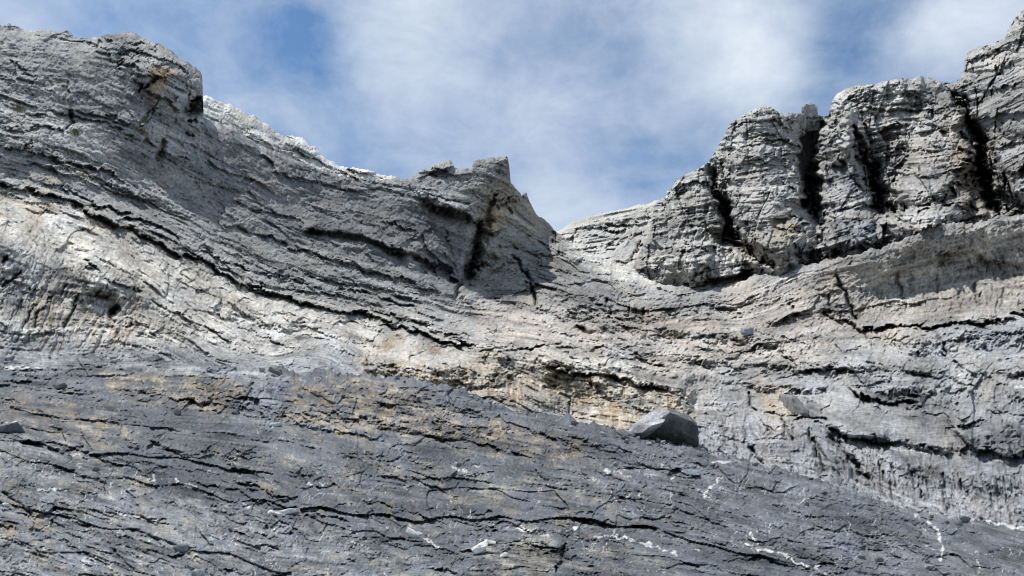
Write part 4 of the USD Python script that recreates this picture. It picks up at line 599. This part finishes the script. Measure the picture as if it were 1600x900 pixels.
# ------------------------------------------------------------------ boulder and loose stones
def rock_mesh(points, refine, seed, rough=.03, smoothing=0):
    """A broken block: the hull of its corners, refined, with chipped and pitted faces."""
    h = trimesh.Trimesh(np.array(points, float), process=True).convex_hull if False else trimesh.convex.convex_hull(np.array(points, float))
    size = np.linalg.norm(h.extents)
    while len(h.faces) < refine: h = h.subdivide()
    v = np.array(h.vertices); n = np.array(h.vertex_normals) if smoothing else (v - v.mean(0)) / np.linalg.norm(v - v.mean(0), axis=1, keepdims=True)
    q = v / size
    a, b = q[:, 0] + .6 * q[:, 2], q[:, 1] * .8 + q[:, 2]
    d = .5 * fbm(a * 5, b * 5, 3, seed) + .35 * ridged(a * 9 + 4, q[:, 2] * 9 - b * 3, 3, seed + 4) + .18 * fbm(q[:, 0] * 26, q[:, 2] * 26 + b * 9, 2, seed + 9)
    return trimesh.Trimesh(v + n * (d * rough * size)[:, None], h.faces, process=False)
def stone(name, mesh, color, mat, label, cat, group=None, seed=0, amp=.2, col=None):
    v = np.array(mesh.vertices); q = v / max(np.linalg.norm(mesh.extents), 1e-6)
    if col is None:
        col = np.tile(np.array(color, float), (len(v), 1))
    col = col * np.clip(1 + amp * (fbm(q[:, 0] * 7, q[:, 2] * 7 + q[:, 1] * 5, 3, seed) + .6 * perlin(q[:, 0] * 30, q[:, 2] * 30, seed + 2)), .3, 1.8)[:, None]
    path = f'/World/{name}'; k = 0
    while stage.GetPrimAtPath(path): k += 1; path = f'/World/{name}_{k:03d}'
    put(path, v, np.array(mesh.faces), col, mat)
    return tag(stage.GetPrimAtPath(path), label, cat, group)

# the boulder on the lip: a tilted slab on its top left coloured as lit, an undercut face to the right coloured as shaded
bd = 45.0
def bp(px, py, d): return spot(px, py, bd + d)
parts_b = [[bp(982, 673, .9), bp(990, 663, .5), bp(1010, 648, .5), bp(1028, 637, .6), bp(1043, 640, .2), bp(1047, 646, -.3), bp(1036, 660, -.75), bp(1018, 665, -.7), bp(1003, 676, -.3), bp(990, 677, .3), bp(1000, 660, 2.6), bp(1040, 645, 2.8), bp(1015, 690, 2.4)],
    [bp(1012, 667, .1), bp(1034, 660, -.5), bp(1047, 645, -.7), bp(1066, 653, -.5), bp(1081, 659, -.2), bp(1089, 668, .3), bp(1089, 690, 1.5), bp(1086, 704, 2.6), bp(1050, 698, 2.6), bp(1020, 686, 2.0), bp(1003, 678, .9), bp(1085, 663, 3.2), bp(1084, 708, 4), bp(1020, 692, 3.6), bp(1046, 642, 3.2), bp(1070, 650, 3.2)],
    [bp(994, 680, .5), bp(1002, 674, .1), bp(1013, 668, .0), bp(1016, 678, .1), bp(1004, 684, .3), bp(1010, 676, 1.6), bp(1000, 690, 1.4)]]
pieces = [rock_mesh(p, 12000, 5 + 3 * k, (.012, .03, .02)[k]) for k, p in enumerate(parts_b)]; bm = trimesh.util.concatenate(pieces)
nrm = np.array(bm.vertex_normals)
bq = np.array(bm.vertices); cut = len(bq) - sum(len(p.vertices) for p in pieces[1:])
bcol = np.where((np.arange(len(bq)) < cut)[:, None], (.29, .297, .31), (.12, .124, .132)) * np.clip(1 + .5 * fbm(bq[:, 0] * 1.3, bq[:, 2] * 1.5 + bq[:, 1], 4, 88, .65), .5, 1.8)[:, None]  # lit top and shaded front put into the piece colours
stone('boulder', bm, None, near_rock, 'large angular grey boulder with tilted top coloured as lit and undercut side coloured as shaded on slab edge', 'boulder', seed=3, amp=.2, col=bcol)

def jut(face, cols, name, color, label, cat, seed, n=20000, rough=.016):
    """A block jutting from the slope, given across its front as (px, foot, lip, rear edge, overhang in metres)."""
    pts = []
    for x, foot, lip, rear, over in cols:
        f = face.slope(x, foot); pts += [spot(x, foot, f + .1), spot(x, lip, f - over), spot(x, rear, max(face.slope(x, rear), f + .5)), spot(x, foot, f + 3), spot(x, rear + 3, f + 5)]
    m = rock_mesh(pts, n, seed, rough); q = np.array(m.vertices)
    t = 1 + .5 * fbm(q[:, 0] * 1.1, q[:, 2] * 2.4 + q[:, 1] * .6, 4, seed, .6) + .35 * perlin(q[:, 0] * 7, q[:, 2] * 8 + q[:, 1] * 4, seed + 1)
    stone(name, m, color, cliff_rock, label, cat, None, seed, .1, np.array(color, float) * np.clip(.5 + .5 * t, .6, 1.4)[:, None])
jut(M, [(1218, 624, 618, 615, .2), (1238, 645, 622, 617, .5), (1262, 651, 645, 640, .4)], 'rock_block', (.2, .205, .21), 'dark tilted block leaning beside the orange stained rock patch', 'rock', 65, 5000, .025)

def crag(face, px, py, outline, deep, color, label, seed):
    """A blocky rock on the crest, from its outline and how far it reaches back."""
    d = face.slope(px, py); c = np.array(outline, float).mean(0); pts = []
    for x, y in outline:
        pts += [spot(x, y, d - 1.2), spot(c[0] + (x - c[0]) * .8, c[1] + (y - c[1]) * .9, d - 2.0), spot(x, y, d + deep)]
    stone('rock', rock_mesh(pts, 5000, seed, .03), color, cliff_rock, label, 'rock', None, seed, .3)
crag(E, 1262, 186, [(1253, 182), (1254, 167), (1259, 162), (1271, 163), (1276, 168), (1277, 181), (1268, 185)], 3, (.26, .255, .25), 'squarish rock balanced on the crest between two right buttresses', 49)
crag(E, 1250, 192, [(1240, 200), (1241, 184), (1247, 177), (1256, 179), (1260, 188), (1258, 203)], 3, (.24, .235, .23), 'upright rock leaning left of the balanced crest rock', 50)
crag(E, 1272, 196, [(1259, 206), (1258, 188), (1266, 181), (1279, 182), (1282, 192), (1279, 204)], 3, (.2, .2, .195), 'dark rock wedged beneath the balanced crest rock', 51)

RS = np.random.default_rng(21)
def block(center, w, h, d, seed, tilt=0.0, n=24):
    r = np.random.default_rng(seed); p = r.normal(size=(n, 3)); p /= np.abs(p).max(1, keepdims=True); p *= r.uniform(.8, 1, (n, 1))
    p = p * np.array([w / 2, d / 2, h / 2]); c, s = math.cos(tilt), math.sin(tilt); p = p @ np.array([[c, 0, s], [0, 1, 0], [-s, 0, c]])
    return p + center
def on(face, px, py, wpx, hpx, name, color, label, cat, seed, group=None, tilt=.2, mat=near_rock, refine=400, sink=.3, rough=.02, corners=24):
    d = face.distance(px, py + hpx * .4); s = d / FOC
    c = spot(px, py, d - wpx * s * .12)
    stone(name, rock_mesh(block(c, wpx * s, hpx * s, wpx * s * .8, seed, tilt, corners), refine, seed, rough), color, mat, label, cat, group, seed)
on(F, 13, 669, 34, 15, 'rock', (.13, .14, .16), 'dark angular rock at the left edge with a pale upper side', 'rock', 31, tilt=.15)
on(F, 283, 857, 20, 12, 'rock', (.15, .16, .17), 'small rounded dark grey stone lying alone on the pale lower left slab', 'rock', 32)
on(F, 309, 897, 18, 12, 'rock', (.33, .33, .33), 'pale grey stone at the bottom edge, lower left', 'rock', 33)
on(F, 95, 604, 15, 8, 'rock', (.10, .11, .12), 'small dark stone on the slab just below the streaked left wall', 'rock', 34)
on(F, 278, 646, 10, 9, 'rock', (.09, .095, .11), 'tiny dark stone below the tan ledge on the left', 'rock', 35)
on(F, 430, 664, 18, 6, 'quartz_stone', (.52, .52, .51), 'thin white calcite piece at the foot of the blue grey slab between tan ledges', 'calcite', 36)
on(F, 645, 835, 22, 12, 'quartz_stone', (.55, .55, .535), 'tilted white calcite block standing above the pale lower slab', 'calcite', 37, tilt=-.5)
on(F, 752, 857, 30, 16, 'quartz_stone', (.55, .55, .535), 'largest white calcite lump, beside a brown hollow near the bottom centre', 'calcite', 38, tilt=.45)
on(F, 766, 848, 18, 8, 'quartz_stone', (.53, .53, .515), 'white calcite sliver just above the largest white lump', 'calcite', 39, tilt=-.1)
on(F, 788, 867, 13, 8, 'quartz_stone', (.53, .53, .515), 'small white calcite piece to the right of the largest white lump', 'calcite', 40, tilt=.2)
on(F, 452, 800, 30, 9, 'quartz_stone', (.5, .5, .49), 'long white calcite band edge on the crest of the lower left slab', 'calcite', 41, tilt=.2)
on(F, 619, 798, 14, 8, 'rock', (.2, .21, .22), 'flat grey stone on the dark slab below centre', 'rock', 42)
on(F, 1287, 771, 10, 5, 'rock', (.08, .085, .1), 'tiny dark stone at the top edge of the right slab', 'rock', 43)
on(M, 675, 443, 11, 6, 'rock', (.5, .49, .46), 'small pale stone lying on the ledge under the dark central face', 'rock', 44, mat=cliff_rock)
on(M, 1167, 518, 19, 15, 'rock', (.22, .235, .26), 'blue grey block resting on the pinkish terrace right of centre', 'rock', 45, mat=cliff_rock)
on(M, 820, 305, 8, 9, 'rock', (.35, .34, .31), 'small pointed rock on the ridge right of the central tower', 'rock', 52, mat=cliff_rock)
# loose stones strewn over the slabs
for k in range(70):
    px, py = RS.uniform(-10, 1610), RS.uniform(0, 1)
    lipy = np.interp(px, *zip(*LIP)); py = lipy + 8 + (905 - lipy) * py
    w = float(np.exp(RS.normal(1.65, .36)))
    g = RS.uniform(.09, .26); wht = RS.random() < .14
    on(F, px, py, w, w * RS.uniform(.5, .85), 'loose_stone', (.6, .6, .58) if wht else (g, g * 1.02, g * 1.06),
       'small loose piece of white calcite lying on the dark slabs' if wht else 'small loose grey stone lying on the dark slabs', 'stone', 1000 + k, 'white stones strewn on the slabs' if wht else 'grey stones strewn on the slabs', tilt=RS.uniform(-.5, .5), refine=60, rough=.03)

# dry grass tufts on ledges high in the left cliff
def tuft(px, py, wpx, label, seed):
    r = np.random.default_rng(seed); d = M.distance(px, py); u = d / FOC; v, f, c = [], [], []
    for k in range(90):
        qx, qy = px + r.normal(0, wpx * .4), py + r.normal(0, 2.0); b = spot(qx, qy, M.distance(qx, qy) - .05); h = r.uniform(2.5, 5) * u; a = r.uniform(0, 6.28); w = .5 * u
        lean = np.array([math.cos(a), math.sin(a) - .5, 0]) * h * .5; t = np.array([math.cos(a + 1.57), math.sin(a + 1.57), 0]) * w
        v += [b - t, b + t, b + lean * .5 + t * .6 + [0, 0, h * .6], b + lean * .5 - t * .6 + [0, 0, h * .6], b + lean + [0, 0, h * .85]]; i = 5 * k
        f += [[i, i + 1, i + 2], [i, i + 2, i + 3], [i + 3, i + 2, i + 4]]; c += [np.array((.15, .15, .055)) * r.uniform(.7, 1.4)] * 5
    p = '/World/grass_tuft' + (f'_{tuft.n:03d}' if tuft.n else ''); tuft.n += 1
    put(p, np.array(v), np.array(f), np.array(c), cliff_rock); tag(stage.GetPrimAtPath(p), label, 'grass', 'grass tufts on the left cliff', 'stuff')
tuft.n = 0
tuft(28, 172, 11, 'small yellow green grass tuft on a ledge at the left edge of the cliff', 1)
tuft(224, 190, 12, 'largest yellow green grass tuft, below the orange stained head of the cliff', 2)
tuft(222, 206, 8, 'smaller grass tuft just below the largest one', 3)
tuft(117, 209, 10, 'thin dry grass tuft between white stained beds on the left cliff', 4)

# rubble gathered along the crest of the slabs and round the boulder
for k in range(85):
    px = RS.uniform(0, 1600) if k < 55 else RS.normal(1030, 45)
    py = np.interp(px, *zip(*LIP)) + (RS.uniform(1, 9) if k < 55 else RS.uniform(2, 16)); w = float(np.exp(RS.normal(1.75, .4))); g = RS.uniform(.13, .3)
    on(F, px, py, w, w * RS.uniform(.55, .9), 'rubble_stone', (g, g * 1.02, g * 1.05), 'small angular grey rubble stone along the upper edge of the dark slabs' if k < 55 else 'small angular grey rubble stone lying round the foot of the large boulder', 'stone', 2000 + k,
       'rubble along the slab edge' if k < 55 else 'rubble round the boulder', tilt=RS.uniform(-.6, .6), refine=80, rough=.04, corners=12)
